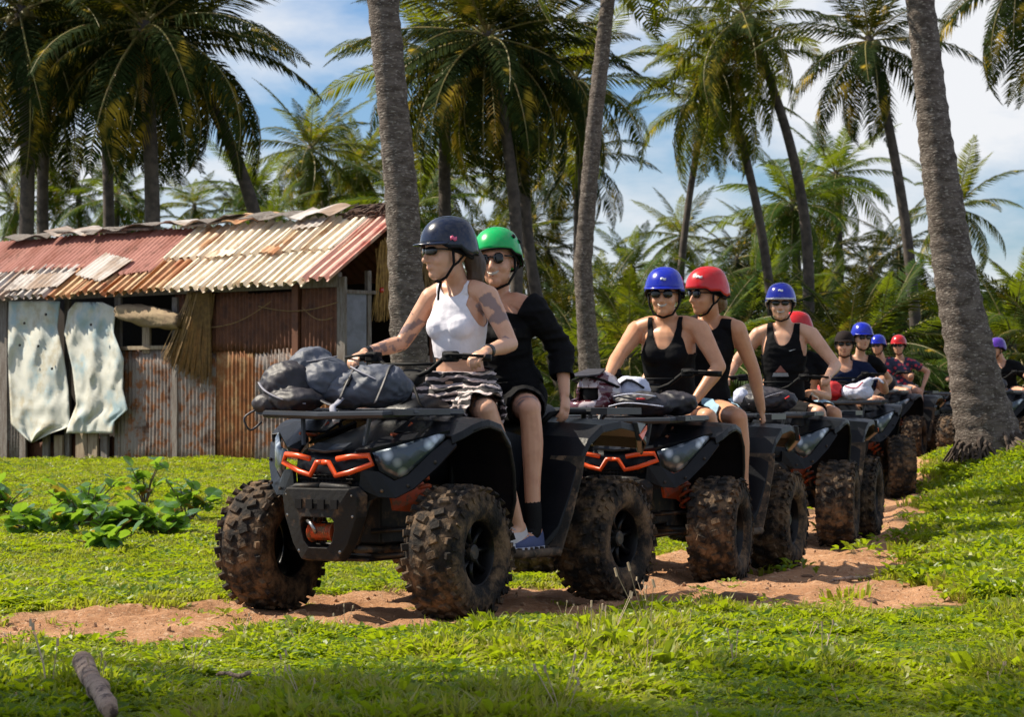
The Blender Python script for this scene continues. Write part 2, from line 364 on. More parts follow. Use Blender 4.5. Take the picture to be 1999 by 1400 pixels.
def scatter_cover():
    rng = np.random.default_rng(5)
    # fine cover close by
    Y = rng.uniform(7.6, 13.6, 72000); hw = .24*Y+.5; X = rng.uniform(-1, 1, 72000)*.24*13.6 - 0; keep = np.abs(X) < hw
    X, Y = X[keep], Y[keep]
    d = pathd(X, Y)+edge_noise(X, Y); pn = hnoise(X*1.3+3, Y*1.3)
    bare = (hnoise(X*.8+9, Y*.9+2) > .42)
    pr = np.where(d > -.08, np.where((d < .3) & (pn > .12), .10, .003), np.where(bare, .35, .85)); keep = rng.random(len(X)) < pr; X, Y, d, pn = X[keep], Y[keep], d[keep], pn[keep]
    near = Y < 13.9
    g = rng.random(len(X)); mixp = .78-.35*sstep(.0, .5, pn)
    idx = np.where(g < mixp, rng.integers(0, 4, len(X)), np.where(g < .965, rng.integers(4, 7, len(X)), np.where(g < .9982, 7, 8)))
    s = (rng.uniform(.65, 1.35, len(X))*(1+.55*pn)); s = np.clip(s, .5, 1.9)
    far_left = (Y > 12.3) & (X < .2); s = np.where(far_left, s*.7, s)
    eg = .6+.4*sstep(-.08, -.75, d); S = np.stack([s*(.6+.4*eg), s*(.6+.4*eg), s*np.clip(1+1.1*pn, .5, 2.3)*eg], 1)
    A = [X, Y, idx, S]
    # coarser cover in the field and on the bank
    n = 62000; Y2 = 12.6+rng.random(n)**1.25*38; X2 = rng.uniform(-1, 1, n)*(.24*Y2+1.2)
    d2 = pathd(X2, Y2)+edge_noise(X2, Y2); keep = (rng.random(n) < np.where(d2 > .05, .004, 1)) & ((Y2 > 13.2) | (X2 < 0))
    X2, Y2 = X2[keep], Y2[keep]; pn2 = hnoise(X2*.9, Y2*.7+4)
    rt = X2 > 1.5
    idx2 = np.where(rng.random(len(X2)) < np.where(rt, .6, .30), rng.integers(9, 11, len(X2)), 11)
    idx2 = np.where(rng.random(len(X2)) < .04, 7, idx2)
    s2 = rng.uniform(.6, 1.15, len(X2))*(1+.3*pn2)*np.where(rt, 1.15, .82)
    S2 = np.stack([s2, s2, s2*np.where(rt, 1., .62)], 1)
    X = np.concatenate([X, X2]); Y = np.concatenate([Y, Y2]); idx = np.concatenate([idx, idx2]); S = np.concatenate([S, S2])
    Z = ground_z(X, Y); pts = np.stack([X, Y, Z], 1); rot = np.stack([rng.uniform(-.2, .2, len(X)), rng.uniform(-.2, .2, len(X)), rng.uniform(0, 6.28, len(X))], 1)
    gn_instancer('ground_cover', pts, idx, rot, S, src, 'low green creeping leaves and short grass covering the ground either side of the dirt track', 'ground cover')
scatter_cover()
def scatter_crumbs():
    rng = np.random.default_rng(21); cs_ = bpy.data.collections.new('crumb_sources')
    mm = mat('dirt_crumb', (.40, .24, .14), (.26, .15, .085), .95, scale=20)
    for i in range(3):
        bm = bmesh.new(); bmesh.ops.create_icosphere(bm, subdivisions=1, radius=1)
        for v in bm.verts: v.co *= 1+.4*noise.noise(v.co*1.3+Vector((i*5, 0, 0)))
        me = bpy.data.meshes.new('crumb'); bm.to_mesh(me); bm.free(); me.materials.append(mm); cs_.objects.link(bpy.data.objects.new('crumb_%d' % i, me))
    n = 26000; Y = 10+rng.random(n)*14; X = rng.uniform(-1, 1, n)*(.22*Y+.6); d = pathd(X, Y)+edge_noise(X, Y); k = (d > -.15) & (rng.random(n) < .35+.5*hnoise(X*2, Y*2+3)); X, Y = X[k], Y[k]
    s = .003+.011*rng.random(len(X))**4; gn_instancer('dirt_crumbs', np.stack([X, Y, ground_z(X, Y)+s*.3], 1), rng.integers(0, 3, len(X)), rng.uniform(0, 6, (len(X), 3)), np.stack([s*1.3, s, s*.8], 1), cs_, 'small crumbs of dry earth scattered over the dirt track', 'dirt crumbs')
scatter_crumbs()

# ------------------------------------------------------------------ palms
def frond_mb(L=4.2, droop=1.3, n=58, ll=.95, wl=.068, hang=.5, seed=0, twist=0.):
    r = random.Random(seed); ra = MB(); le = MB(); seg = 12
    pts = []; p = Vector((0, 0, 0)); 
    for i in range(seg+1):
        t = i/seg; pts.append(p.copy()); th = -droop*((t+.04)**1.5); p = p+Vector((math.cos(th), 0, math.sin(th)))*(L/seg)
    ra.tube(pts, [.032*(1-.9*i/seg)+.003 for i in range(seg+1)], 5)
    for i in range(n):
        t = .10+.9*i/(n-1); q = t*seg; k = min(int(q), seg-1); f = q-k; c = pts[k].lerp(pts[k+1], f); tan = (pts[k+1]-pts[k]).normalized()
        nrm = Vector((-tan.z, 0, tan.x))
        l = ll*(math.sin(PI*min(1, (t*.93+.10)))**.6)*r.uniform(.85, 1.1); l = max(l, .18)
        for sd in (-1, 1):
            if r.random() < .05: continue
            side = Vector((0, sd, 0)); fw = .35+.55*t+r.uniform(-.1, .1)
            d = (side+tan*fw+nrm*(.12-hang*.5+r.uniform(-.12, .12))).normalized()
            d2 = (side*.8+tan*(fw+.1)+Vector((0, 0, -1))*(hang*1.5+r.uniform(0, .3))).normalized()
            w = tan*wl*r.uniform(.8, 1.15)*.5; m1 = c+d*l*.5; e = m1+d2*l*.55
            le.add([c-w*.5, c+w*.5, m1+w, m1-w, e], [(0,1,2,3),(3,2,4)])
    return ra, le
def frond_mesh(name, leafm, **kw):
    ra, le = frond_mb(**kw); a = len(ra.f); ra.add(le.v, le.f); me = bpy.data.meshes.new(name); me.from_pydata(ra.v, [], ra.f); me.update()
    me.materials.append(M['rachis']); me.materials.append(leafm)
    mi = np.ones(len(ra.f), np.int32); mi[:a] = 0; me.polygons.foreach_set('material_index', mi); return me
FR = {}
for key in ('frond', 'frond_shaded', 'frond_lush'):
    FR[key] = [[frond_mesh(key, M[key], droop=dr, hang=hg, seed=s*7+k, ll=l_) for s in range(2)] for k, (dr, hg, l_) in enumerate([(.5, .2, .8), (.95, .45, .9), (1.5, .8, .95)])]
FR['dead'] = [frond_mesh('dead_frond', M['frond_dead'], droop=.9, hang=1.1, seed=5, ll=.7, n=30), frond_mesh('dead_frond', M['frond_dead'], droop=.5, hang=1.3, seed=6, ll=.55, n=26)]
def spheres(mb, c, r, n=6):
    mb.rings([[Vector(c)+Vector((r*math.sin(PI*i/n)*math.cos(2*PI*k/8), r*math.sin(PI*i/n)*math.sin(2*PI*k/8), r*1.2*math.cos(PI*i/n))) for k in range(8)] for i in range(1, n)]); return mb
CO = MB()
for k in range(7):
    a = k*.9; spheres(CO, (.22*math.cos(a), .22*math.sin(a), -.25-.1*(k % 3)), .12)
CO_ME = CO.mesh('coconuts', True); CO_ME.materials.append(M['coconut'])

def palm(label, crown, base, L=4.2, n=22, leafk='frond', trunk_r=.16, seed=0, bend=.0, dead=2, flare=1.35, mid=None, group='coconut palms', rings=False, rp=None, nuts=True, top_el=1.25, name='palm_tree', tm='trunk_far'):
    r = random.Random(seed); base = Vector(base); crown = Vector(crown); base.z = gz(base.x, base.y)
    t = thing(name, label, 'palm tree', base, 0, group)
    H = (crown-base); k = 40 if not rings else 150
    mb = MB(); rr = []
    side = Vector((H.z, 0, -H.x)).normalized()
    for i in range(k+1):
        s = i/k; 
        if mid: 
            pts_ = [Vector((0,0,0))]+[Vector(q)-base for q in mid]+[H]; zz = [q.z for q in pts_]; z = H.z*s
            c = Vector((np.interp(z, zz, [q.x for q in pts_]), np.interp(z, zz, [q.y for q in pts_]), z))
        else: c = H*s+side*bend*math.sin(PI*s)
        z_ = c.z
        rad = trunk_r*(1-.28*s)+trunk_r*(flare-1)*math.exp(-z_/.35)+ trunk_r*.12*math.exp(-z_/1.5)
        if rp: rad = float(np.interp(z_, [q[0] for q in rp], [q[1] for q in rp]))
        if rings: rad *= 1+(.05 if i % 3 == 0 else -.015)
        rr.append((c, rad))
    nn = 20 if rings else 10
    R_ = []
    for i, (c, rad) in enumerate(rr):
        R_.append([c+Vector((math.cos(2*PI*q/nn), math.sin(2*PI*q/nn), 0))*rad*(1+ (.05 if rings else .02)*math.sin(q*2.3+c.z*5+seed)*math.sin(q*1.1+c.z*9)) + (Vector((0, 0, .012*math.sin(q*1.7+i))) if rings else Vector()) for q in range(nn)])
    mb.rings(R_); tr = mb.obj('trunk', M[tm], t, smooth=not rings)
    tr.data.shade_smooth()
    tl = H.copy(); lean = math.atan2(H.x, H.z)*.5
    for i in range(n):
        s = i/(n-1); az_ = i*2.399963+r.uniform(-.25, .25)
        e = top_el*(1-s)**.9 - .95*s + r.uniform(-.12, .12)
        cls = 0 if s < .22 else 1 if s < .62 else 2
        me = r.choice(FR[leafk][cls]); f = L/4.2*r.uniform(.85, 1.08)*(.75 if s < .1 else 1)
        o = link('frond', me, None, t, H+Vector((0, 0, -.25*s)))
        o.rotation_euler = (Matrix.Rotation(lean*.4, 3, 'Y') @ Matrix.Rotation(az_, 3, 'Z') @ Matrix.Rotation(-e, 3, 'Y') @ Matrix.Rotation(r.uniform(-.35, .35), 3, 'X')).to_euler()
        o.scale = (f, f, f)
    for i in range(dead):
        az_ = r.uniform(0, 6.28); f = L/4.2*r.uniform(.4, .72)
        o = link('dead_frond', r.choice(FR['dead']), None, t, H+Vector((0, 0, -.35)))
        o.rotation_euler = (Matrix.Rotation(az_, 3, 'Z') @ Matrix.Rotation(r.uniform(.6, 1.15), 3, 'Y')).to_euler(); o.scale = (f, f, f)
    if nuts: link('coconut_cluster', CO_ME, None, t, H)
    return t

# named palms: (label, crown px, crown py, distance, base px, frond length, fronds, leaf, radius, bend, dead)
BIG = [
 ('palm at the left edge with a dark crown cut by the top corner', 40, 10, 58, 14, 5.2, 24, 'frond_shaded', .20, .3, 4),
 ('slim palm whose trunk rises over the red end of the hut roof', 105, 70, 62, 128, 5.0, 24, 'frond_shaded', .17, -.4, 4),
 ('straight palm with a broad black green crown above the cream part of the hut roof', 282, 40, 57, 298, 5.2, 28, 'frond_shaded', .20, .1, 4),
 ('palm leaning left over the hut, brown dead fronds hanging under its crown', 338, 70, 60, 520, 5.0, 28, 'frond_shaded', .19, .9, 5),
 ('dark palm crown filling the top edge between the two left trunks', 190, -20, 66, 205, 5.0, 24, 'frond_shaded', .17, .2, 3),
 ('palm with the biggest dark crown at top centre, right of the thick grey trunk', 950, 60, 62, 985, 5.2, 30, 'frond_shaded', .17, .5, 4),
 ('palm with a reddish trunk left of the two straight trunks at centre', 872, 110, 66, 900, 4.9, 26, 'frond', .19, -.2, 4),
 ('palm with a long S bent trunk coming down beside the green helmet', 1035, 120, 64, 1125, 4.8, 26, 'frond_shaded', .17, -.6, 3),
 ('palm behind the thin white trunk with fronds reaching right over the white cloud', 1125, 150, 72, 1128, 4.8, 24, 'frond', .15, .2, 4),
 ('tallest palm of the right group, its curved trunk ending above the silver visored helmet', 1452, 20, 70, 1560, 4.7, 24, 'frond', .17, .9, 4),
 ('palm with the fullest crown in the right group, trunk ending near the red helmet', 1405, 120, 72, 1520, 4.5, 26, 'frond', .15, .4, 3),
 ('palm leaning right with its thin trunk rising behind the blue helmet', 1380, 190, 78, 1322, 4.2, 22, 'frond', .13, -.3, 3),
 ('lone palm with long drooping dark fronds left of the thickest trunk', 1697, 70, 66, 1797, 4.4, 24, 'frond_shaded', .16, .3, 2),
 ('palm whose fronds hang into the top right corner', 1990, -60, 60, 2150, 4.6, 22, 'frond_shaded', .17, .2, 2),
 ('bare pale palm with upright fronds right of the thick leaning trunk', 1868, 400, 104, 1900, 4.3, 18, 'frond', .16, .1, 2),
 ('broad lush palm crown in the middle of the right background', 1548, 395, 92, 1560, 4.3, 28, 'frond_lush', .2, .1, 2),
 ('lush palm crown rising just right of the broad one', 1632, 335, 98, 1640, 4.0, 26, 'frond_lush', .18, .1, 3),
 ('palm with a fan of spiky fronds between the two left trunks', 84, 292, 105, 88, 4.4, 24, 'frond', .16, .0, 2),
 ('palm with tall upright fronds against the cloud right of the leaning trunk', 607, 285, 104, 585, 4.4, 26, 'frond', .16, .2, 1),
 ('yellow green palm above the hut between leaning trunk and the upright one', 497, 372, 112, 500, 4.4, 24, 'frond_lush', .16, .2, 2),
 ('palm half hidden by the left side of the thick grey trunk', 700, 320, 108, 705, 4.6, 26, 'frond', .16, .0, 2),
 ('small yellowing palm just right of the thick grey trunk', 862, 335, 104, 858, 4.3, 24, 'frond', .15, .0, 4),
 ('palm crown showing between the reddish trunk and the bent trunk', 1015, 330, 108, 1010, 4.3, 24, 'frond', .15, .0, 2),
 ('palm crown behind the thin white trunk at mid height', 1128, 300, 98, 1122, 4.2, 22, 'frond_shaded', .15, .0, 2),
]
for i, (lb, cx, cy, Y, bx, L, n, lk, tr, bd, dd) in enumerate(BIG):
    c = P(cx, cy, Y); b = P(bx, HY, Y); palm(lb, c, b, L*(.78 if i < 6 else .74 if Y < 90 else .80), n+(9 if i < 6 else 3), lk, tr, 100+i, bd, dd, nuts=i < 17)
# the three near trunks: crowns are above the frame
c = P(735, -1150, 24); palm('thick grey ringed palm trunk rising straight behind the white top rider', c, P(803, HY, 24), 4.6, 22, 'frond', .175, 301, 0, 2, 1.3,
     mid=[P(800, 700, 24), P(786, 400, 24), P(748, 0, 24)], rp=[(0, .22), (.3, .185), (1.5, .172), (3, .152), (5, .14), (10, .12)], rings=True, tm='trunk')
c = P(1215, -420, 42); palm('slender pale palm trunk left of the blue helmet running out of the top edge', c, P(1168, HY, 42), 4.2, 20, 'frond', .130, 302, 0, 1, 1.4,
     mid=[P(1150, 700, 42), P(1138, 520, 42), P(1160, 250, 42), P(1187, 0, 42)], rp=[(0, .26), (.6, .21), (1.6, .17), (3.2, .145), (7.5, .118), (12, .1)], rings=True, tm='trunk')
c = P(1690, -820, 27); big_palm = palm('thickest palm trunk, leaning left from a swollen base on the right grass bank', c, P(1945, HY, 27), 4.4, 20, 'frond', .235, 303, 0, 2, 1.6,
     mid=[P(1915, 790, 27), P(1862, 520, 27), P(1828, 280, 27), P(1797, 0, 27)], rp=[(0, .40), (.15, .36), (.4, .325), (.9, .27), (1.6, .235), (2.6, .20), (3.7, .165), (5.2, .14), (9, .12)], rings=True, tm='trunk')
rt_ = MB(); r9 = random.Random(4)
for k in range(110):
    a = r9.uniform(0, 6.283); z0 = r9.uniform(.02, .22); r0 = .36; r1 = r0+r9.uniform(.06, .34)*(1.4 if math.cos(a) > 0 else .6); b_ = a+r9.uniform(-.3, .3)
    rt_.tube([(r0*math.cos(a)*.85, r0*math.sin(a)*.85, z0+.05), ((r0+r1)/2*math.cos(a), (r0+r1)/2*math.sin(a), z0*.8), (r1*math.cos(b_), r1*math.sin(b_), -.06)], [.022, .018, .010], 5)
tag(rt_.obj('roots', mat('dark_palm_roots', (.045, .032, .026), (.09, .065, .05), .95, scale=12), big_palm), kind='stuff')
# tree left of the view whose crown shades the grass in front
palm('palm standing left of the view whose crown shades the near grass', (-6.6, 9.3, 8.2), (-7.6, 9.0, 0), 3.0, 30, 'frond_shaded', .17, 304, .3, 2, rings=True, tm='trunk')
# lower palms of the background, one by one
rg = random.Random(77); k = 0
low = []
for x in range(1085, 2080, 66): low.append((x+rg.uniform(-25, 25), rg.uniform(600, 655), rg.uniform(74, 100)))
for x in range(1120, 2080, 85): low.append((x+rg.uniform(-30, 30), rg.uniform(660, 705), rg.uniform(56, 72)))
low += [(1330, 455, 112), (1235, 520, 96), (1440, 500, 104), (1490, 470, 106), (1755, 480, 108), (1700, 520, 100), (2000, 585, 92), (1600, 500, 96), (1385, 560, 100)]
for x in range(-30, 780, 82): low.append((x+rg.uniform(-25, 25), rg.uniform(375, 435), rg.uniform(96, 128)))
for x in range(830, 1100, 60): low.append((x+rg.uniform(-20, 20), rg.uniform(400, 520), rg.uniform(90, 110)))
LM = [(-60, 'at the left photo edge'), (40, 'over the left end of the red roof'), (130, 'between the two left trunks'), (215, 'right of the second left trunk'), (300, 'behind the straight roof trunk'), (390, 'left of the leaning trunk foot'), (470, 'behind the leaning trunk foot'), (550, 'over the middle of the cream roof'), (620, 'over the right half of the cream roof'), (700, 'left of the thick grey trunk'), (775, 'behind the thick grey trunk'),
 (835, 'behind the navy helmet'), (905, 'between the navy and green helmets'), (965, 'above the green helmet'), (1030, 'right of the green helmet'), (1090, 'left of the slender pale trunk'), (1150, 'behind the slender pale trunk'), (1205, 'right of the slender pale trunk'), (1255, 'left of the blue helmet of the second quad'), (1300, 'above the blue helmet of the second quad'), (1355, 'above the bright red helmet'), (1420, 'right of the bright red helmet'),
 (1480, 'left of the silver visored helmet'), (1530, 'above the silver visored helmet'), (1585, 'right of the silver visored helmet'), (1640, 'above the black cap'), (1690, 'above the helmet behind the black cap'), (1740, 'above the flowered shirt'), (1790, 'behind the thin lone trunk'), (1840, 'left of the thickest trunk'), (1900, 'behind the thickest trunk'), (1960, 'right of the thickest trunk'), (2010, 'at the right photo edge'), (2080, 'past the right photo edge')]
seen = {}
for (x, y, Y) in low:
    where = min(LM, key=lambda q: abs(q[0]-x))[1]; far_ = Y > 90 if x > 800 else True
    tier = 'high' if y < 540 and x > 1080 else 'nearer low' if Y < 73 else 'tall' if y < 400 else 'low'
    lab = tier+' background palm crown '+where
    seen[lab] = seen.get(lab, 0)+1
    if seen[lab] > 1: lab = ['', '', 'second '+lab+', farther off', 'third '+lab][min(3, seen[lab])]
    palm(lab, P(x, y, Y), P(x+rg.uniform(-15, 15), HY, Y), rg.uniform(2.5, 3.4), 22, rg.choice(['frond', 'frond_lush', 'frond_lush', 'frond_shaded']), .14, 500+k, rg.uniform(-.2, .2), 1, group='low background palms', nuts=False); k += 1
# the far wood: frond clumps as one mass
wsrc = bpy.data.collections.new('wood_sources')
for i, kk in enumerate(['frond_lush', 'frond_shaded', 'frond_shaded']):
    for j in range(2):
        o = bpy.data.objects.new('wood_%d%d' % (i, j), FR[kk][1][j]); wsrc.objects.link(o)
rng = np.random.default_rng(9); n = 5200
Yw = rng.uniform(62, 150, n); Xw = rng.uniform(-1, 1, n)*(.24*Yw+4); 
hgt = np.where(Xw > 0, 1.3+.014*Yw, 2.4+.02*Yw); Zw = ground_z(Xw, Yw)+rng.random(n)**.8*hgt*(.55+.45*np.sin(Xw*.5+Yw*.13)*np.sin(Xw*.21+1))
rot = np.stack([rng.uniform(-.4, .4, n), rng.uniform(-1.2, .5, n), rng.uniform(0, 6.28, n)], 1); s = rng.uniform(.45, .95, n)
gn_instancer('far_wood', np.stack([Xw, Yw, Zw], 1), rng.integers(0, 6, n), rot, np.stack([s, s, s], 1), wsrc, 'dense dark undergrowth of palm leaves behind the riders and the hut', 'undergrowth')

# ------------------------------------------------------------------ big leaved plants on the left
M['bigleaf'] = leafmat('glossy_round_leaf', (.045, .12, .03), (.10, .22, .025), (.30, .50, .03), .38, .18, spec=.9)
M['bigleaf_y'] = leafmat('yellow_round_leaf', (.32, .24, .03), (.4, .14, .03), (.5, .4, .04), .35, .3)
M['stem'] = mat('brown_stem', (.16, .11, .06), (.10, .08, .04), .8)
def big_leaf(name, m):
    mb = MB(); v = []; n = 12
    for k in range(n):
        a = 2*PI*k/n; r_ = .06*(1-.18*(math.cos(a) < -.8)); v.append((.055+r_*math.cos(a), r_*.95*math.sin(a), .018*abs(math.sin(a))-.012*(math.cos(a)+1)))
    v.append((.055, 0, 0)); mb.add(v, [(k, (k+1) % n, n) for k in range(n)]); return mb.mesh(name)
BL = [big_leaf('leaf', M['bigleaf']) for _ in range(1)]; BL[0].materials.append(M['bigleaf']); BLY = BL[0].copy(); BLY.materials.clear(); BLY.materials.append(M['bigleaf_y'])
def leafy_plant(label, px, py, spread, hgt, n, seed):
    r = random.Random(seed); Y = F*(EYE-.03)/(py-HY); b = P(px, HY, Y); b.z = gz(b.x, b.y)
    t = thing('leafy_plant', label, 'plant', b, 0, 'round leaved plants in the grass')
    st = MB(); ends = []
    for k in range(max(4, n//5)):
        a = r.uniform(0, 6.28); l = spread*r.uniform(.4, 1); h = hgt*r.uniform(.35, 1)
        q = [Vector((0, 0, -.02)), Vector((math.cos(a)*l*.45, math.sin(a)*l*.3, h*.6)), Vector((math.cos(a)*l, math.sin(a)*l*.6, h))]
        st.tube(q, [.009, .007, .004], 5); ends.append(q)
    st.obj('stem', M['stem'], t)
    for i in range(n):
        q = ends[i % len(ends)]; s = r.uniform(.25, 1); p = q[0].lerp(q[1], s*2) if s < .5 else q[1].lerp(q[2], s*2-1)
        o = link('leaf', BLY if r.random() < .06 else BL[0], None, t, p+Vector((r.uniform(-.04, .04), r.uniform(-.04, .04), r.uniform(0, .03))))
        o.rotation_euler = (r.uniform(-.7, .7), r.uniform(-1.1, .5), r.uniform(0, 6.28)); f = r.uniform(.6, 1.3); o.scale = (f, f, f)
for i, a in enumerate([
 ('round leaved plant cut by the left edge of the photo', 8, 1012, .22, .24, 26, 1), ('lowest trailing plant with grey green leaves left of the mass', 75, 1040, .30, .20, 34, 2),
 ('tallest clump of broad shiny leaves with pale undersides', 165, 1030, .30, .36, 46, 3), ('plant with red and yellow old leaves in the middle of the mass', 225, 1040, .30, .26, 40, 4),
 ('upright shoot with a yellow green tip above the mass', 283, 1000, .16, .36, 20, 5), ('dark leaves lying low at the front of the plants', 205, 1062, .24, .12, 24, 6),
 ('rightmost plant with leaves on a high bare stem', 365, 1020, .26, .33, 24, 7), ('bright yellow green spreading plant right of the middle', 310, 1040, .30, .20, 34, 8)]):
    leafy_plant(a[0], a[1], a[2], a[3]*1.1, a[4]*1.05, int(a[5]*2.0), a[6])

# fallen wood, stones
M['deadwood'] = mat('dead_wood', (.42, .30, .22), (.26, .17, .12), .85, scale=9, c=(.08, .05, .04), cscale=24, cp=(.50, .62), bump=1.0, bscale=40, stretch=(1, 1, 1))
def gp(px, py, dz=0):
    Y = F*EYE/(py-HY)
    for _ in range(4): z = gz((px-CX)/F*Y, Y); Y = F*(EYE-z)/(py-HY)
    return Vector(((px-CX)/F*Y, Y, z+dz))
def stick(name, label, cat, a, b, r, lift=.02):
    a = gp(*a, dz=lift); b = gp(*b, dz=lift*1.6); pts = [a.lerp(b, s)+Vector((0, 0, .008*math.sin(s*7))) for s in [0, .1, .35, .4, .45, .7, .95, 1]]
    c = a.copy(); q = MB(); q.tube([p-c for p in pts], [r*.7, r*.95, r*.8, r*1.18, r*.86, r*.98, r*1.1, r*.8], 14)
    o = q.obj(name, M['deadwood'], None, smooth=True, loc=c); tag(o, label, cat)
stick('log', 'short pinkish dead log lying in the foreground grass at lower left', 'log', (216, 1446), (160, 1368), .034, .085)
stick('stick', 'thin grey broken stick lying in the grass below the front tyre', 'stick', (425, 1352), (488, 1372), .008, .06)
stick('twig', 'pale bent twig on the bright dirt right of the shadow', 'stick', (1622, 1140), (1720, 1128), .012, .012)
stick('twig', 'small pale twig at the bottom left corner', 'stick', (35, 1392), (28, 1355), .006, .04)
def clod(label, px, py, s, m, nm='dirt_clod', cat='clod', seed=1):
    r = random.Random(seed); c = gp(px, py); bm = bmesh.new(); bmesh.ops.create_icosphere(bm, subdivisions=2, radius=1)
    for v in bm.verts: v.co = Vector((v.co.x*s[0], v.co.y*s[1], v.co.z*s[2]))*(1+.35*noise.noise(v.co*1.6+Vector((seed*3, 0, 0))))
    me = bpy.data.meshes.new(nm); bm.to_mesh(me); bm.free(); o = link(nm, me, m, None, c, smooth=True); tag(o, label, cat)
M['clod'] = mat('dark_soil', (.16, .085, .045), (.09, .05, .03), .95, bump=.8, bscale=30)
clod('dark brown clod of earth at the near edge of the track below the third quad', 1702, 1182, (.035, .035, .03), M['clod'], seed=2)
clod('added dark hump standing in for the leading quad shadow, before the second quad', 1440, 1172, (.13, .08, .045), M['clod'], 'shadow_hump', 'mound', 3)  # dark hump added where the leading quad casts its shadow
clod('small clod on the shaded dirt behind the second quad', 1575, 1128, (.05, .03, .02), M['clod'], seed=4)
# ------------------------------------------------------------------ the hut
HA = math.radians(45.5); HU = Vector((-math.cos(HA), math.sin(HA), 0)); HV = Vector((math.sin(HA), math.cos(HA), 0))
HC = Vector((-2.04, 30, 0))          # right front corner of the wall
hut = thing('tin_hut', 'rusty corrugated tin hut with a cream and red metal roof', 'hut', (HC.x, HC.y, gz(HC.x, HC.y)), math.atan2(HU.y, HU.x)+PI)
# hut local frame: x runs along the wall to the right (= -HU), y runs into the hut, z up
Hinv = Matrix.Translation(hut.location) @ Matrix.Rotation(math.atan2(HU.y, HU.x)+PI, 4, 'Z'); Hinv = Hinv.inverted()
def onwall(px, py, off=0.0):
    """photo pixel -> hut-local point on the front wall plane moved out by off"""
    d = Vector(((px-CX)/F, 1, (HY-py)/F)); n = Vector((HV.x, HV.y, 0)); o = Vector((0, 0, EYE)); q = HC-HV*off
    t = (q-o).dot(n)/d.dot(n); return Hinv @ (o+d*t)
def rustmat(name, base, rust, dark, amt=(.42, .6), st=(9, 9, 1.2)):
    m, nt, N, K = newmat(name); bs = N('ShaderNodeBsdfPrincipled'); out = N('ShaderNodeOutputMaterial'); K(bs.outputs[0], out.inputs[0])
    v = coords(N, K, st); v2 = coords(N, K, (1, 1, 1))
    f, _ = ramp_noise(N, K, v, .8, amt[0], amt[1], 8, .65); col = mixc(N, K, f, base, rust)
    f2, _ = ramp_noise(N, K, v2, 4.5, .50, .68, 8, .7); col = mixc(N, K, f2, col, dark)
    f3, _ = ramp_noise(N, K, v2, 14, .60, .70, 6, .7); col = mixc(N, K, f3, col, tuple(x*.5 for x in rust))
    K(col, bs.inputs['Base Color']); bs.inputs['Roughness'].default_value = .75; bs.inputs['Metallic'].default_value = .1
    return m
M['zinc'] = rustmat('rusty_zinc_wall', (.26, .22, .20), (.26, .10, .035), (.08, .03, .013), (.47, .60))
M['rustwall'] = rustmat('deep_rust_wall', (.12, .042, .018), (.085, .028, .012), (.05, .017, .009))
M['rustorange'] = rustmat('orange_rust_wall', (.34, .20, .09), (.24, .085, .022), (.08, .03, .012), (.35, .55))
M['roofcream'] = rustmat('cream_roof_tin', (.74, .65, .52), (.40, .20, .09), (.60, .46, .33), (.50, .66), (3, 1.5, 1))
M['rooforange'] = rustmat('rust_edged_roof_tin', (.50, .34, .19), (.33, .13, .045), (.3, .1, .04), (.40, .58), (3, 1.5, 1))
M['roofred'] = rustmat('red_roof_tin', (.36, .15, .12), (.24, .075, .05), (.17, .06, .04), (.45, .65), (3, 1.5, 1))
M['roofpink'] = rustmat('faded_red_roof_tin', (.60, .36, .30), (.42, .10, .08), (.60, .42, .35), (.45, .62), (3, 1.5, 1))
M['roofwhite'] = rustmat('pale_roof_sheet', (.46, .43, .41), (.26, .18, .13), (.20, .165, .15), (.42, .6), (3, 1.5, 1))
M['board'] = mat('grey_board', (.20, .18, .165), (.12, .095, .08), .9, scale=5, c=(.07, .045, .03), cscale=9, cp=(.58, .7), bump=.5, bscale=30, stretch=(6, 6, 1))
M['paleboard'] = mat('pale_board', (.30, .24, .17), (.20, .14, .09), .9, scale=5, stretch=(6, 6, 1))
M['greyboard'] = mat('blue_grey_panel', (.20, .21, .26), (.14, .15, .18), .8, scale=6)
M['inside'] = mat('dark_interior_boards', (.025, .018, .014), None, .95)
M['tarp'] = mat('stained_pale_blue_sheet', (.33, .43, .47), (.56, .56, .51), .95, spec=.15, scale=2.2, p=(.36, .56), c=(.42, .38, .29), cscale=3.2, cp=(.50, .70), bump=.3, bscale=6)
M['canvas'] = mat('rolled_beige_canvas', (.30, .22, .13), (.19, .13, .08), .9, scale=5, bump=.5, bscale=12)
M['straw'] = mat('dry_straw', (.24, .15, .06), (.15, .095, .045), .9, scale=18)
M['straw_lit'] = mat('sunlit_straw', (.38, .23, .07), (.24, .14, .05), .9, scale=18)  # the straw again, brightened in its colour to look sunlit
M['thatch'] = mat('dark_thatch', (.10, .06, .045), (.05, .03, .025), .95, scale=12)

def corr(wd, ln, pitch=.075, amp=.012, seed=0, rag=.02, warp=.012, flat=False):
    """corrugated sheet: x across the waves, y along them, z up"""
    r = random.Random(seed); n = int(wd/pitch*8); m = 6; mb = MB(); v = []; f = []
    lo = [r.uniform(-rag, rag) for _ in range(n+1)]; hi = [r.uniform(-rag, rag) for _ in range(n+1)]
    for j in range(m+1):
        for i in range(n+1):
            x = wd*i/n; t = x/pitch % 1.0
            z = amp*math.cos(2*PI*t) if not flat else amp*max(-1, min(1, 2.2*math.cos(2*PI*t)))
            y = ln*j/m + (lo[i]*.6 if j == 0 else hi[i]*.6 if j == m else 0)
            z += warp*math.sin(x*3+seed)*math.sin(y*2.5+seed*1.7)
            v.append((x, y, z))
    for j in range(m):
        for i in range(n): a = j*(n+1)+i; f.append((a, a+1, a+n+2, a+n+1))
    return mb.add(v, f)
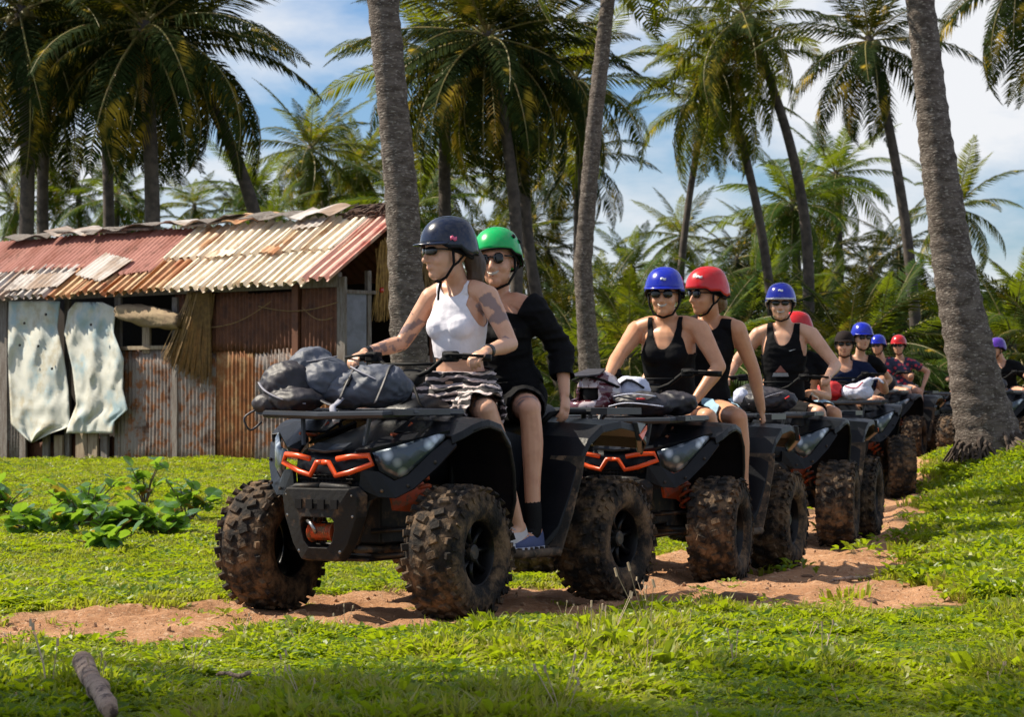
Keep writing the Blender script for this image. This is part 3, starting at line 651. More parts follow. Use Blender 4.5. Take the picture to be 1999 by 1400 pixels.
def wall_sheet(x0, x1, y0, y1, m, off=.0, pitch=.076, seed=0, tilt=0., nm='wall_sheet'):
    a = onwall(x0, y1, off); b = onwall(x1, y1, off); c = onwall(x0, y0, off)
    mb = corr(b.x-a.x, c.z-a.z, pitch, .011, seed); o = mb.obj(nm, m, hut, smooth=True, solid=.003)
    o.location = a; o.rotation_euler = (PI/2, tilt, 0); return o
def wall_board(x0, x1, y0, y1, m, off=.03, th=.03, tilt=0, nm='board'):
    a = onwall(x0, y1, off); b = onwall(x1, y0, off); c = (a+b)/2
    o = MB().box((0, 0, 0), (b.x-a.x, th, b.z-a.z)).obj(nm, m, hut, bevel=.003); o.location = c; o.rotation_euler = (0, tilt, 0); return o
# dark inner skin behind openings (real inner room: back wall and sides)
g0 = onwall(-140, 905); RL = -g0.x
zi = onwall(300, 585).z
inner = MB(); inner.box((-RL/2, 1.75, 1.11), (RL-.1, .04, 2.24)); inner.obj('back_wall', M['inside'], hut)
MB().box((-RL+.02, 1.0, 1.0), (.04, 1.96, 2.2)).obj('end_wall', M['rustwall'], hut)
# panels of the long wall
Wt, Wb = 560, 908
wall_sheet(-140, 20, 640, Wb, M['rustwall'], 0, seed=1)
wall_sheet(5, 40, 590, Wb, M['board'], .01, seed=2)
wall_sheet(232, 338, 682, Wb, M['zinc'], .0, seed=3); wall_sheet(334, 422, 690, Wb, M['zinc'], .022, seed=4, tilt=.01)
wall_sheet(345, 412, 575, 700, M['rustwall'], .0, seed=14)
wall_sheet(418, 506, 676, Wb, M['rustorange'], .0, seed=5); wall_sheet(500, 600, 682, Wb, M['zinc'], .024, seed=6); wall_sheet(590, 668, 690, Wb, M['rustorange'], .0, seed=7)
wall_sheet(410, 486, 572, 686, M['rustwall'], .024, seed=8, tilt=-.01); wall_sheet(480, 582, 574, 690, M['rustwall'], .046, seed=9); wall_sheet(576, 668, 548, 700, M['rustwall'], .024, seed=10)
wall_sheet(130, 236, 850, Wb, M['rustwall'], -.12, seed=11); wall_sheet(20, 130, 862, Wb, M['rustwall'], -.14, seed=12)
for k, (x0, x1, y0, y1, mm, of, tl) in enumerate([
  (85, 97, 845, 905, 'board', .0, .02), (108, 124, 850, 906, 'paleboard', .0, -.02), (150, 172, 842, 906, 'paleboard', .02, .0), (174, 192, 842, 906, 'paleboard', .03, .01), (198, 212, 848, 905, 'board', .0, .03),
  (40, 52, 840, 905, 'board', .0, -.02), (280, 294, 620, 690, 'paleboard', .0, 0), (226, 238, 580, 905, 'board', -.02, 0), (338, 348, 580, 905, 'board', .03, 0), (572, 584, 555, 905, 'rustwall', .065, 0),
  (660, 676, 540, 905, 'board', .02, 0), (0, 16, 580, 905, 'board', .02, 0), (128, 138, 585, 905, 'board', -.05, 0)]):
    wall_board(x0, x1, y0, y1, M[mm], of, .035, tl, 'post' if y1-y0 > 150 else 'board')
wall_board(226, 350, 674, 684, M['paleboard'], .04, .04, 0, 'sill_beam'); wall_board(-120, 664, 560, 572, M['board'], .02, .07, 0, 'eave_beam')
# gable end, seen on the right
gx = .0
def gable_board(y0, y1, z0, z1, m, off=.0, th=.03, nm='gable_board'):
    o = MB().box((off, (y0+y1)/2, (z0+z1)/2), (th, y1-y0, z1-z0)).obj(nm, m, hut, bevel=.003); return o
zr = lambda py, Y=30.4: EYE+(HY-py)/F*Y-hut.location.z
gable_board(.05, .42, zr(800), zr(572), M['greyboard'], .02, .02); gable_board(.44, .5, 0, 2.3, M['board'], .0, .06, 'post')
gable_board(.06, .42, 0, zr(805), M['rustorange'], .0, .02); gable_board(.55, .95, 0, 1.15, M['rustwall'], .0, .02); gable_board(.97, 1.45, 0, 1.3, M['zinc'], .01, .02); gable_board(1.46, 1.74, 0, 1.9, M['rustwall'], .0, .02)
gable_board(.05, 1.74, zr(575), zr(568), M['board'], .03, .06, 'gable_beam')
# straw mats on the gable: bundles of strands
def strands(name, m, pts0, pts1, n, r0, parent, seed, jit=.04, jit2=.08, seg=4, sag=.03, kind='stuff'):
    r = random.Random(seed); mb = MB()
    for k in range(n):
        t = r.random(); a = Vector(pts0[0]).lerp(Vector(pts0[1]), t)+Vector((r.uniform(-jit, jit), r.uniform(-.04, .04), r.uniform(-jit, jit)))
        t2 = min(1, max(0, t+r.uniform(-.15, .15))); b = Vector(pts1[0]).lerp(Vector(pts1[1]), t2)+Vector((r.uniform(-jit2, jit2), r.uniform(-.05, .05), r.uniform(-jit2*1.6, jit2)))
        q = [a.lerp(b, i/seg)+Vector((math.sin(i*1.3+k)*sag*.4, math.sin(i+k)*sag*.3, -sag*math.sin(PI*i/seg))) for i in range(seg+1)]
        mb.tube(q, [r0, r0*1.1, r0, r0*.8, r0*.4][:seg+1], 3)
    o = mb.obj(name, m, parent); 
    if kind: tag(o, kind=kind)
    return o
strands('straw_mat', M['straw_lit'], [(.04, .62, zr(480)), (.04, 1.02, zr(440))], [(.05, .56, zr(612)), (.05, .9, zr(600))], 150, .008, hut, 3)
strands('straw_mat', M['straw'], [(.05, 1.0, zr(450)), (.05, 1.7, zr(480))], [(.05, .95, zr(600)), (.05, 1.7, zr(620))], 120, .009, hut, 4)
o = MB(); spheres(o, (0, 0, 0), .035); o = o.obj('red_ball', M['red'], hut, smooth=True); o.location = (.08, .62, zr(567)); o.name = 'red_float'
# dry palm leaves hung on the wall beside the opening
a = onwall(372, 574, .12); b = onwall(412, 574, .12); c = onwall(322, 700, .1); d = onwall(405, 742, .1)
t = thing('dry_frond_bundle', 'dry palm leaf bundle hanging on the hut wall beside the dark opening', 'palm leaves')
t.matrix_world = Hinv.inverted(); bpy.context.view_layer.update()
strands('dry_leaves', M['straw'], [a, b], [c, d], 210, .010, t, 8, .03, .06, 4, .02)
# roof: sheets from ridge to eave
pe = onwall(648, 549, .30); zE = pe.z; yE = pe.y
rise = .80; run = 1.10; yR = yE+run; zR = zE+rise; slope = math.hypot(rise, run); pit = math.atan2(rise, run)
def roof_sheet(x0, x1, s0, s1, m, lift=0, pitch=.18, amp=.032, seed=0, tilt=0, rz=0, nm='roof_sheet', flat=True, warp=.015):
    """x0..x1 along the eave, s0..s1 along the slope from the eave"""
    mb = corr(x1-x0, s1-s0, pitch, amp, seed, .03, warp, flat); o = mb.obj(nm, m, hut, smooth=False, solid=.004)
    R = Matrix.Rotation(pit, 4, 'X') @ Matrix.Translation((x0, s0, lift)) @ Matrix.Rotation(rz, 4, 'Z') @ Matrix.Rotation(tilt, 4, 'X')
    o.matrix_local = Matrix.Translation((0, yE, zE)) @ R; return o
xr = pe.x
def rx(px, py=552): return onwall(px, py, .30).x
r_ = random.Random(3)
edges = [600, 505, 420, 345, 250, 160, 60, -40, -140]
roof_sheet(rx(592), xr+.02, .0, slope+.02, M['roofpink'], .03, seed=1)
xs = [rx(595), rx(530), rx(462), rx(398), rx(330), rx(262)]
for i in range(5):
    a, b = xs[i+1]-.03, xs[i]+.03
    roof_sheet(a, b, -.03+r_.uniform(-.04, .04), slope*.52, M['roofcream'] if i < 4 else M['rooforange'], .012+.010*(i % 2), seed=10+i, rz=r_.uniform(-.012, .012))
    roof_sheet(a, b, slope*.46, slope+.03, M['roofcream'], .040+.010*(i % 2), seed=20+i, rz=r_.uniform(-.012, .012), nm='roof_sheet')
xs = [rx(262), rx(205), rx(150), rx(90), rx(30), rx(-40), rx(-130)]
for i in range(6):
    a, b = xs[i+1]-.03, xs[i]+.03
    roof_sheet(a, b, -.03+r_.uniform(-.04, .04), slope*.5, M['rooforange'] if i < 3 else M['roofwhite'], .010+.012*(i % 2), seed=30+i, rz=r_.uniform(-.02, .02))
    roof_sheet(a-.1, b-.05, slope*.25 if i in (0, 1) else slope*.42, slope+.03, M['roofred'], .045+.012*(i % 2), pitch=.10, amp=.012, seed=40+i, rz=r_.uniform(-.03, .03), flat=False)
# loose patches
roof_sheet(rx(120), rx(195), slope*.25, slope*.62, M['roofwhite'], .085, .12, .01, 51, rz=-.25, nm='loose_patch', flat=False)
roof_sheet(rx(10), rx(110), slope*.03, slope*.30, M['roofwhite'], .07, .12, .01, 52, rz=.05, nm='loose_patch', flat=False)
roof_sheet(rx(352), rx(400), slope*.40, slope*.50, M['roofcream'], .09, .12, .01, 53, rz=.15, nm='loose_patch', flat=False)
roof_sheet(rx(455), rx(490), slope*.44, slope*.54, M['rooforange'], .09, .12, .01, 54, rz=-.2, nm='loose_patch', flat=False)
roof_sheet(rx(470), rx(520), slope*.78, slope*.93, M['roofwhite'], .10, .12, .01, 55, rz=.1, nm='loose_patch', flat=False)
# rear slope
o = corr(xr-rx(-140), slope, .18, .02, 5).obj('rear_roof', M['roofred'], hut, solid=.004)
o.matrix_local = Matrix.Translation((rx(-140), yR, zR)) @ Matrix.Rotation(-pit, 4, 'X')
# sheets and planks lying along the ridge
def ridge(px, w_, h, m, seed, nm='ridge_sheet', up=.03, tilt=0, curl=.0):
    r = random.Random(seed); x = rx(px); mb = MB(); v = []; f = []; n = 8
    for j in range(4):
        for i in range(n+1):
            u = i/n; q = j/3-.5
            v.append((w_*(u-.5), h*q, .10-abs(q)*.10+.03*math.sin(u*9+seed)*(1 if j in (0, 3) else .4)+curl*.55*(q+.5)**2+r.uniform(-.012, .012)))
    for j in range(3):
        for i in range(n): a = j*(n+1)+i; f.append((a, a+1, a+n+2, a+n+1))
    mb.add(v, f); o = mb.obj(nm, m, hut, solid=.006); o.location = (x, yR-.03, zR+up); o.rotation_euler = (.12*math.sin(seed), tilt, r.uniform(-.08, .08)); return o
# ridge x positions are read on the eave plane; shift back along the slope is small
for k, (px, w_, m, cu) in enumerate([(-60, 1.1, 'board', .05), (20, .9, 'roofwhite', .1), (95, .8, 'board', .05), (165, 1.0, 'board', .12), (235, .9, 'roofwhite', .16), (300, .9, 'board', .06), (360, .7, 'rooforange', .15), (420, .9, 'board', .05), (500, .8, 'roofwhite', .22)]):
    ridge(px-0, w_, .42, M[m], k+1, up=.035+.02*(k % 2), tilt=.05*math.sin(k*2.1), curl=cu)
for k, (px, w_) in enumerate([(60, 1.6), (330, 1.9), (130, 1.0)]):
    o = MB().box((0, 0, 0), (w_, .09, .03)).obj('ridge_plank', M['board'], hut, bevel=.004); o.location = (rx(px), yR-.12, zR+.10); o.rotation_euler = (.3, .04*(-1)**k, .05)
x0, x1 = rx(540), rx(655)
strands('ridge_thatch', M['thatch'], [(x0, yR-.05, zR+.05), (x1+.05, yR-.05, zR+.07)], [(x0+.3, yR+.02, zR+.09), (x1+.05, yR-.02, zR+.11)], 260, .014, hut, 12, .05, .09, 4, -.03)
# wires and bits under the eave
for k, (xa, ya, xb, yb) in enumerate([(405, 640, 530, 588), (505, 598, 660, 590), (590, 600, 650, 620)]):
    a = onwall(xa, ya, .1); b = onwall(xb, yb, .12); MB().tube([a.lerp(b, i/8)+Vector((0, 0, -.08*math.sin(PI*i/8))) for i in range(9)], .006, 4).obj('wire', M['straw'], hut)
# canvas roll over the opening
cv = MB(); rr = []
for i in range(19):
    s = i/18; c = onwall(232, 608, .16).lerp(onwall(352, 628, .16), s); rad = .12*(.75+.35*math.sin(PI*s))
    rr.append([c+Vector((.02*math.sin(k*3), math.cos(2*PI*k/16)*rad*(.8+.15*math.sin(k*2+s*9)), math.sin(2*PI*k/16)*rad*(1+.12*math.sin(k*2.3+s*14)))) for k in range(16)])
cv.rings(rr); t = cv.obj('canvas_roll', M['canvas'], None, smooth=True); t.matrix_world = Hinv.inverted(); tag(t, 'rolled beige canvas tied above the dark opening in the hut wall', 'canvas')
# two hung sheets with torn outlines
def hung(label, outline_l, outline_r, off, seed):
    n = 44; m = 26; v = []; f = []
    for j in range(n+1):
        s = j/n; ys = [p[1] for p in outline_l]; y = ys[0]+(ys[-1]-ys[0])*s
        xl = np.interp(y, ys, [p[0] for p in outline_l]); yr_ = [p[1] for p in outline_r]; xr_ = np.interp(y, yr_, [p[0] for p in outline_r])
        for i in range(m+1):
            u = i/m; fold = .022*math.sin(u*9+seed+s*2.0)*(.4+s*.6)-.030*abs(math.sin(u*7+s*5+seed))+.02*abs(math.sin(s*9+u*6+seed*2))
            fold += .025*noise.noise(Vector((u*3.2+seed*5, s*4.5, seed)))-.045*abs(noise.noise(Vector((u*6+seed, s*8+3, 2))))
            p = onwall(xl+(xr_-xl)*u, y, off+fold); v.append(p)
    for j in range(n):
        for i in range(m): a = j*(m+1)+i; f.append((a, a+1, a+m+2, a+m+1))
    mb = MB().add(v, f); o = mb.obj('hanging_sheet', M['tarp'], None, smooth=True, solid=.006); o.matrix_world = Hinv.inverted(); tag(o, label, 'tarp', 'torn sheets hung on the hut'); 
    return o
def gromm(t, pts, off):
    for px, py in pts:
        c = onwall(px, py, off); MB().lathe([(-.008, .018), (.008, .018)], 8, (0, 0, 0)).obj('hole', M['black'], t, loc=c)
h1 = hung('left torn sheet of pale blue, stained cream, hung from the hut eave at far left', [(18, 588), (16, 700), (20, 780), (22, 828), (34, 840), (60, 864)], [(118, 588), (112, 640), (126, 700), (134, 760), (137, 834), (100, 846), (64, 864)], .14, 1)
h2 = hung('right torn pale blue sheet, hung between the left sheet and the dark opening', [(148, 590), (134, 606), (126, 650), (142, 720), (150, 790), (134, 830), (130, 846)], [(200, 590), (226, 602), (222, 650), (242, 700), (240, 760), (250, 800), (224, 822), (220, 846)], .16, 4)
gromm(h1, [(90, 614), (75, 676), (39, 674), (102, 720), (48, 631)], .27); gromm(h2, [(178, 634)], .27)
# ------------------------------------------------------------------ quad bike, local frame: x forward, y left, z up
def make_wheel(root, x, y, wd, steer=0.0):
    R = .325; out = 1 if y > 0 else -1
    key = (wd, out)
    if key not in WH:
        t = MB(); w2 = wd/2
        prof = [(-w2*.72, .150), (-w2*.92, .165), (-w2*1.02, .205), (-w2*1.0, .25), (-w2*.87, .288), (-w2*.62, .307), (0, .315), (w2*.62, .307), (w2*.87, .288), (w2*1.0, .25), (w2*1.02, .205), (w2*.92, .165), (w2*.72, .150)]
        t.lathe(prof, 48, closed=True); 
        nk = 28
        for k in range(nk):
            for sd in (-1, 1):
                a = 2*PI*(k+(.5 if sd > 0 else 0))/nk; Rm = Matrix.Rotation(a, 3, 'Y')
                t.box(Rm @ Vector((0, sd*w2*.30, R-.007)), (.040, w2*.42, .014), Rm @ Matrix.Rotation(sd*.35, 3, 'Z'), .82)
                t.box(Rm @ Vector((0, sd*w2*.80, R-.026)), (.036, w2*.36, .018), Rm @ Matrix.Rotation(sd*.55, 3, 'X') @ Matrix.Rotation(-sd*.2, 3, 'Z'), .8)
                a2 = a+PI/nk; Rn = Matrix.Rotation(a2, 3, 'Y')
                t.box(Rn @ Vector((0, sd*w2*.97, R-.058)), (.024, .012, .034), Rn @ Matrix.Rotation(sd*.15, 3, 'X'), .8)
        r = MB(); o = out
        r.lathe([(-w2*.8, .158), (-w2*.72, .148), (w2*.72, .148), (w2*.8, .158), (w2*.76, .165), (-w2*.76, .165)], 40, closed=True)
        r.lathe([(o*w2*.28, .146), (o*w2*.20, .10), (o*w2*.34, .06), (o*w2*.46, .05), (o*w2*.46, .0)], 40)
        for k in range(8):
            Rm = Matrix.Rotation(2*PI*k/8, 3, 'Y'); r.tube([Rm @ Vector((0, o*w2*.42, .045)), Rm @ Vector((0, o*w2*.40, .09)), Rm @ Vector((0, o*w2*.44, .145))], [.018, .013, .019], 6)
        h = MB(); h.lathe([(o*w2*.44, .046), (o*w2*.62, .040), (o*w2*.66, .03), (o*w2*.66, .0)], 20)
        for k in range(4):
            c = Matrix.Rotation(PI/4+PI/2*k, 3, 'Y') @ Vector((0, o*w2*.5, .034)); h.lathe([(-.014, .008), (.016, .008)], 6, c)
        WH[key] = (t.mesh('tyre', False), r.mesh('rim', True), h.mesh('hub', False))
        for me, mm in zip(WH[key], ('tyre', 'rim', 'metal')): me.materials.append(M[mm])
        # smooth only the carcass
        me = WH[key][0]; sm = np.zeros(len(me.polygons), bool); sm[:48*13] = True; me.polygons.foreach_set('use_smooth', sm)
    wm = WH[key]; tmesh, rmesh, hmesh = wm
    w_ = link('wheel', rmesh, None, root, (x, y, R), (0, random.uniform(0, .3), steer)); link('tyre', tmesh, None, w_); link('hub', hmesh, None, w_); return w_
WH = {}
def rring(x, hw, z0, z1, rr=.35, n=16, y=0):
    zc = (z0+z1)/2; hz = (z1-z0)/2; o = []
    for k in range(n):
        a = 2*PI*k/n; c, s = math.cos(a), math.sin(a); e = .55
        o.append(Vector((x, y+hw*math.copysign(abs(c)**e, c), zc+hz*math.copysign(abs(s)**e, s))))
    return o
def plate(prof, y0, y1, th=.012, lip=0, n=5, curve=0.0, y0f=None, y1f=None):
    """strip swept across y along an xz profile; outer edge dips and gets a lip"""
    mb = MB(); v = []; m = len(prof)
    for i, (x, z) in enumerate(prof):
        a = y0f[i] if y0f else y0; b = y1f[i] if y1f else y1
        for j in range(n+1):
            u = j/n; v.append((x, a+(b-a)*u, z-curve*u*u))
        if lip: v.append((x, b+.004, z-curve-lip))
    c = n+2 if lip else n+1; f = []
    for i in range(m-1):
        for j in range(c-1): a = i*c+j; f.append((a, a+1, a+c+1, a+c))
    return mb.add(v, f)
def helix(c0, c1, r, turns, wr):
    c0 = Vector(c0); c1 = Vector(c1); ax = (c1-c0); L = ax.length; ax.normalize(); x = ax.orthogonal().normalized(); y = ax.cross(x); n = int(turns*12)
    return MB().tube([c0+ax*L*i/n+(x*math.cos(2*PI*i/12)+y*math.sin(2*PI*i/12))*r for i in range(n+1)], wr, 6)
def make_atv(label, steer=0.0, trim=True, decal=True):
    t = thing('quad_bike', label, 'quad bike', group='quad bikes in a line on the dirt track')
    for x, y, wd in ((.71, .56, .275), (.71, -.56, .275), (-.71, .515, .285), (-.71, -.515, .285)): make_wheel(t, x, y, wd, steer if x > 0 else 0)
    # chassis and engine
    fr = MB()
    for s in (-1, 1):
        fr.tube([(.95, s*.13, .34), (.5, s*.17, .30), (-.5, s*.17, .30), (-.95, s*.14, .42)], .02, 8); fr.tube([(.95, s*.13, .36), (.80, s*.16, .72), (.2, s*.14, .80), (-.6, s*.14, .74), (-.95, s*.14, .5)], .018, 8)
        for zz, yy in ((.30, .44), (.42, .42)):
            fr.tube([(.85, s*.15, zz), (.72, s*yy, zz+.02)], .014, 6); fr.tube([(.56, s*.15, zz), (.70, s*yy, zz+.02)], .014, 6)
            fr.tube([(-.55, s*.15, zz), (-.70, s*yy, zz+.02)], .014, 6); fr.tube([(-.88, s*.15, zz), (-.74, s*yy, zz+.02)], .014, 6)
        fr.tube([(.71, 0, .33), (.71, s*.45, .33)], .022, 8); fr.tube([(-.71, 0, .33), (-.71, s*.45, .33)], .022, 8)
    fr.obj('chassis', M['metal'], t, smooth=True)
    en = MB(); en.box((-.05, 0, .42), (.9, .27, .28), taper=.85); en.box((-.1, 0, .62), (.5, .3, .22)); en.lathe([(-.20, .10), (-.17, .13), (.17, .13), (.20, .10)], 20, (-.05, 0, .42)); en.lathe([(-.19, .08), (.19, .08)], 18, (-.42, 0, .40)); en.box((.5, 0, .5), (.5, .26, .30)); en.box((-.62, 0, .62), (.5, .28, .26)); en.box((.1, 0, .285), (1.6, .34, .02))
    en.obj('engine', M['metal'], t, bevel=.012)
    MB().tube([(-.5, -.2, .62), (-.8, -.24, .66), (-.86, -.24, .66), (-1.2, -.24, .68)], [.03, .03, .075, .07], 14).obj('exhaust', M['metal'], t, smooth=True)
    for s in (-1, 1):
        for x in (.70, -.70):
            a, b = ((x-.02, s*.40, .36), (x-.10, s*.22, .76)); MB().tube([a, b], .022, 8).obj('shock_absorber', M['metal'], t, smooth=True)
            A, B_ = Vector(a).lerp(Vector(b), .25), Vector(a).lerp(Vector(b), .92); helix(A, B_, .045, 7, .011).obj('spring', M['orange_dull'], t, smooth=True)
    gd = MB()
    for s in (-1, 1): gd.add([(.60, s*.30, .50), (.80, s*.24, .52), (.82, s*.22, .66), (.66, s*.28, .68), (.60, s*.33, .60)], [(0,1,2,3,4)])
    gd.obj('cv_guard', M['orange_dull'], t, solid=.02)
    # central bodywork: nose, hood, tank
    nb = MB(); nb.rings([rring(1.00, .13, .66, .775), rring(.97, .21, .625, .80), rring(.90, .255, .61, .825), rring(.78, .27, .62, .86), rring(.60, .24, .62, .91), rring(.42, .20, .62, .96), rring(.25, .175, .60, 1.0), rring(.08, .165, .6, .985), rring(-.06, .15, .6, .93)])
    nb.obj('hood', M['plastic'], t, smooth=True)
    MB().rings([rring(.46, .10, .92, .985), rring(.36, .115, .95, 1.05), rring(.24, .11, .96, 1.075), rring(.10, .09, .95, 1.04)]).obj('dash_cowl', M['plastic'], t, smooth=True)
    for s in (-1, 1):   # side louvre panels under the rack
        lo = MB(); lo.add([(.84, s*.20, .86), (.50, s*.20, .94), (.46, s*.235, .89), (.80, s*.265, .835)], [(0,1,2,3)])
        lo.obj('side_louvre', M['black'], t, solid=.012)
    for s in (-1, 1):
        if trim: MB().tube([(.86, s*.275, .885), (.74, s*.255, .875), (.66, s*.25, .935)], .008, 5).obj('rack_accent', M['orange_dull'], t)
    # front fascia
    fx = lambda y: 1.025-.55*y*y
    gr = MB(); 
    for k in range(6): z = .60+.018*k; gr.tube([(fx(y)-.01, y, z+.05*abs(y)*0) for y in np.linspace(-.10-.015*k, .10+.015*k, 7)], .005, 4)
    for k in range(-6, 7): y = k*.026; gr.tube([(fx(y)-.015, y*.55, .59), (fx(y)-.015, y, .70)], .004, 4)
    gr.obj('grille_mesh', M['plastic_lo'], t)
    MB().add([(fx(y)-.035, y, z) for z in (.585, .74) for y in np.linspace(-.2, .2, 7)], [(k, k+1, k+8, k+7) for k in range(6)]).obj('grille_backing', M['black'], t, solid=.01)
    if trim:
        for_ = MB()
        for s in (-1, 1):
            q = [(0, .752), (.035, .752), (.075, .690), (.15, .706), (.265, .748), (.245, .786), (.16, .782), (.08, .768)]
            for_.tube([(fx(y)+.012, s*y, z) for y, z in q], [.0135]*8, 8, flat=None)
        for_.obj('orange_grille_trim', M['orange'], t, smooth=True)
    hp = MB(); hp.add([(fx(0)+.0, 0, .80), (fx(.1), .1, .81), (fx(.1)-.08, .1, .84), (fx(0)-.1, 0, .835), (fx(.1)-.08, -.1, .84), (fx(.1), -.1, .81)], [(0,1,2,3),(0,3,4,5)]); hp.obj('nose_badge', M['rack'], t, solid=.01)
    for s in (-1, 1):
        # brow, cheek panels round the headlamp
        br = MB(); br.add([(1.0, s*.17, .80), (.985, s*.25, .812), (.72, s*.515, .895), (.62, s*.46, .93), (.86, s*.22, .86)], [(0,1,4),(1,2,3,4)]); br.obj('lamp_brow', M['plastic'], t, solid=.02)
        ck = MB(); ck.add([(1.0, s*.20, .72), (.965, s*.275, .71), (.92, s*.335, .665), (.88, s*.385, .69), (.79, s*.462, .80), (.70, s*.52, .878), (1.0, s*.19, .63), (.97, s*.28, .59), (.93, s*.35, .585), (.88, s*.42, .63), (.80, s*.50, .73), (.72, s*.555, .83)], [(k, k+1, k+7, k+6) for k in range(5)]); ck.obj('cheek_panel', M['plastic'], t, solid=.02)
        fo = MB(); fo.add([(1.0, s*.14, .63), (.985, s*.24, .645), (.955, s*.30, .60), (.975, s*.19, .56)], [(0,1,2,3)]); fo.obj('air_slot', M['black'], t, solid=.02)
        for px_, py_, pz_ in ((.965, .295, .62), (.90, .40, .645), (.80, .485, .755)): b = MB(); spheres(b, (0, 0, 0), .009, 4); b.obj('bolt', M['metal'], t, loc=(px_+.012, s*(py_+.008), pz_))
        # headlamp glass
        hl = MB(); a = [Vector(q) for q in ((.985, s*.255, .80), (.93, s*.335, .825), (.77, s*.475, .885), (.72, s*.505, .885), (.79, s*.465, .81), (.885, s*.385, .70), (.92, s*.34, .672), (.965, s*.28, .715))]
        c = sum(a, Vector())/8; nrm = Vector((.75, s*.62, .1)).normalized(); 
        inn = [q.lerp(c, .30)+nrm*.018 for q in a]; cc = c+nrm*.026
        hl.add(a+inn+[cc], [(k, (k+1) % 8, 8+(k+1) % 8, 8+k) for k in range(8)]+[(8+k, 8+(k+1) % 8, 16) for k in range(8)])
        o = hl.obj('headlamp', M['lens'], t, solid=.008, smooth=True); 
        b = MB(); spheres(b, (0, 0, 0), .017); b.obj('bulb', M['amber'], o, smooth=True, loc=c+nrm*.026+Vector((.0, -s*.03, -.02)))
        # front fender
        pr = [(.74, .893), (.68, .918), (.62, .945), (.56, .962), (.50, .968), (.40, .945), (.31, .86), (.25, .74), (.21, .60), (.19, .46)]
        y1f = [.535, .56, .575, .585, .59, .59, .585, .57, .55, .50]; y0f = [.20, .20, .20, .20, .20, .20, .20, .2, .2, .2]
        pl = plate(pr, 0, 0, lip=.035, curve=.02, y0f=[s*q for q in y0f], y1f=[s*q for q in y1f]); pl.obj('front_fender', M['plastic'], t, solid=.014, smooth=False, bevel=.004)
        MB().tube([(x_, s*y_, z_-.045) for (x_, z_), y_ in zip(pr[2:], y1f[2:])], .012, 6).obj('fender_edge', M['plastic_lo'], t, smooth=True)
        # rear fender
        pr = [(-.17, .30), (-.24, .42), (-.30, .58), (-.36, .74), (-.44, .86), (-.55, .925), (-.72, .945), (-.92, .92), (-1.08, .86), (-1.14, .80)]
        y1f = [.44, .52, .55, .565, .58, .59, .60, .59, .54, .48]; 
        pl = plate(pr, 0, 0, lip=.035, curve=.015, y0f=[s*.18]*10, y1f=[s*q for q in y1f]); pl.obj('rear_fender', M['plastic'], t, solid=.014, bevel=.004)
        mg = MB(); mg.add([(-.19, s*.30, .24), (-.19, s*.565, .26), (-.27, s*.585, .46), (-.34, s*.60, .66), (-.37, s*.60, .76), (-.37, s*.40, .76), (-.27, s*.30, .46)], [(0,1,2,6),(2,3,4,5,6)]); mg.obj('mud_guard', M['dusty'], t, solid=.014, bevel=.003)
        # tail corner panel with lamp
        tp = MB(); tp.add([(-.86, s*.605, .93), (-1.10, s*.52, .92), (-1.16, s*.44, .84), (-1.10, s*.50, .76), (-.90, s*.61, .83)], [(0,1,2,3,4)]); o = tp.obj('tail_panel', M['rack'], t, solid=.03, bevel=.006)
        if decal:
            d = MB(); d.add([(-.87, s*.628, .862), (-1.09, s*.545, .908), (-1.09, s*.545, .885), (-.92, s*.618, .835)], [(0,1,2,3)]); d.obj('orange_stripe', M['orange'], o, solid=.006)
        MB().box((-1.165, s*.40, .86), (.03, .12, .06)).obj('tail_lamp', M['red'], t, bevel=.008)
        # side body, footwell
        sp = MB(); sp.add([(.24, s*.19, .50), (.26, s*.20, .88), (.05, s*.185, .95), (-.20, s*.20, .90), (-.36, s*.22, .86), (-.32, s*.24, .60), (-.24, s*.22, .36), (.18, s*.2, .36)], [(0,1,2,3,4,5,6,7)]); sp.obj('side_panel', M['plastic'], t, solid=.02, bevel=.005)
        if decal:
            d = MB(); d.tube([(.02, s*.222, .80), (-.12, s*.225, .80), (-.17, s*.23, .775)], .007, 5); d.tube([(-.02, s*.222, .76), (-.14, s*.225, .76)], .005, 5); d.obj('side_accent', M['orange_dull'], t)
        fb = MB(); fb.box((.0, s*.40, .285), (.44, .25, .028)); 
        for k in range(8): fb.box((-.17+.05*k, s*.40, .304), (.014, .22, .014))
        fb.obj('footboard', M['dusty'], t, bevel=.004)
        MB().tube([(.24, s*.30, .30), (.22, s*.535, .295), (.16, s*.56, .285), (-.18, s*.56, .285), (-.22, s*.535, .29), (-.24, s*.30, .30)], .022, 8).obj('foot_bar', M['dusty'], t, smooth=True)
        # grab handle of the passenger
        MB().tube([(-.48, s*.24, .90), (-.52, s*.30, .97), (-.62, s*.33, .985), (-.80, s*.33, .985), (-.88, s*.28, .93)], .015, 8).obj('grab_handle', M['black'], t, smooth=True)
    # bumper
    bp = MB(); ou = [(-.235, .60), (-.20, .635), (.20, .635), (.235, .60), (.225, .50), (.17, .36), (.115, .285), (-.115, .285), (-.17, .36), (-.225, .50)]
    inn = [(-.10, .475), (-.085, .495), (.085, .495), (.10, .475), (.10, .43), (.085, .375), (.055, .345), (-.055, .345), (-.085, .375), (-.10, .43)]
    bx = lambda y, z: 1.085-.9*y*y+.10*(z-.45)
    fr_ = [(bx(y, z)-.05, y, z) for y, z in ou]; md = [(bx(y*.9, z), y*.92, .46+(z-.46)*.94) for y, z in ou]; ii = [(bx(y, z), y, z) for y, z in inn]; bk = [(bx(y, z)-.07, y, z) for y, z in inn]
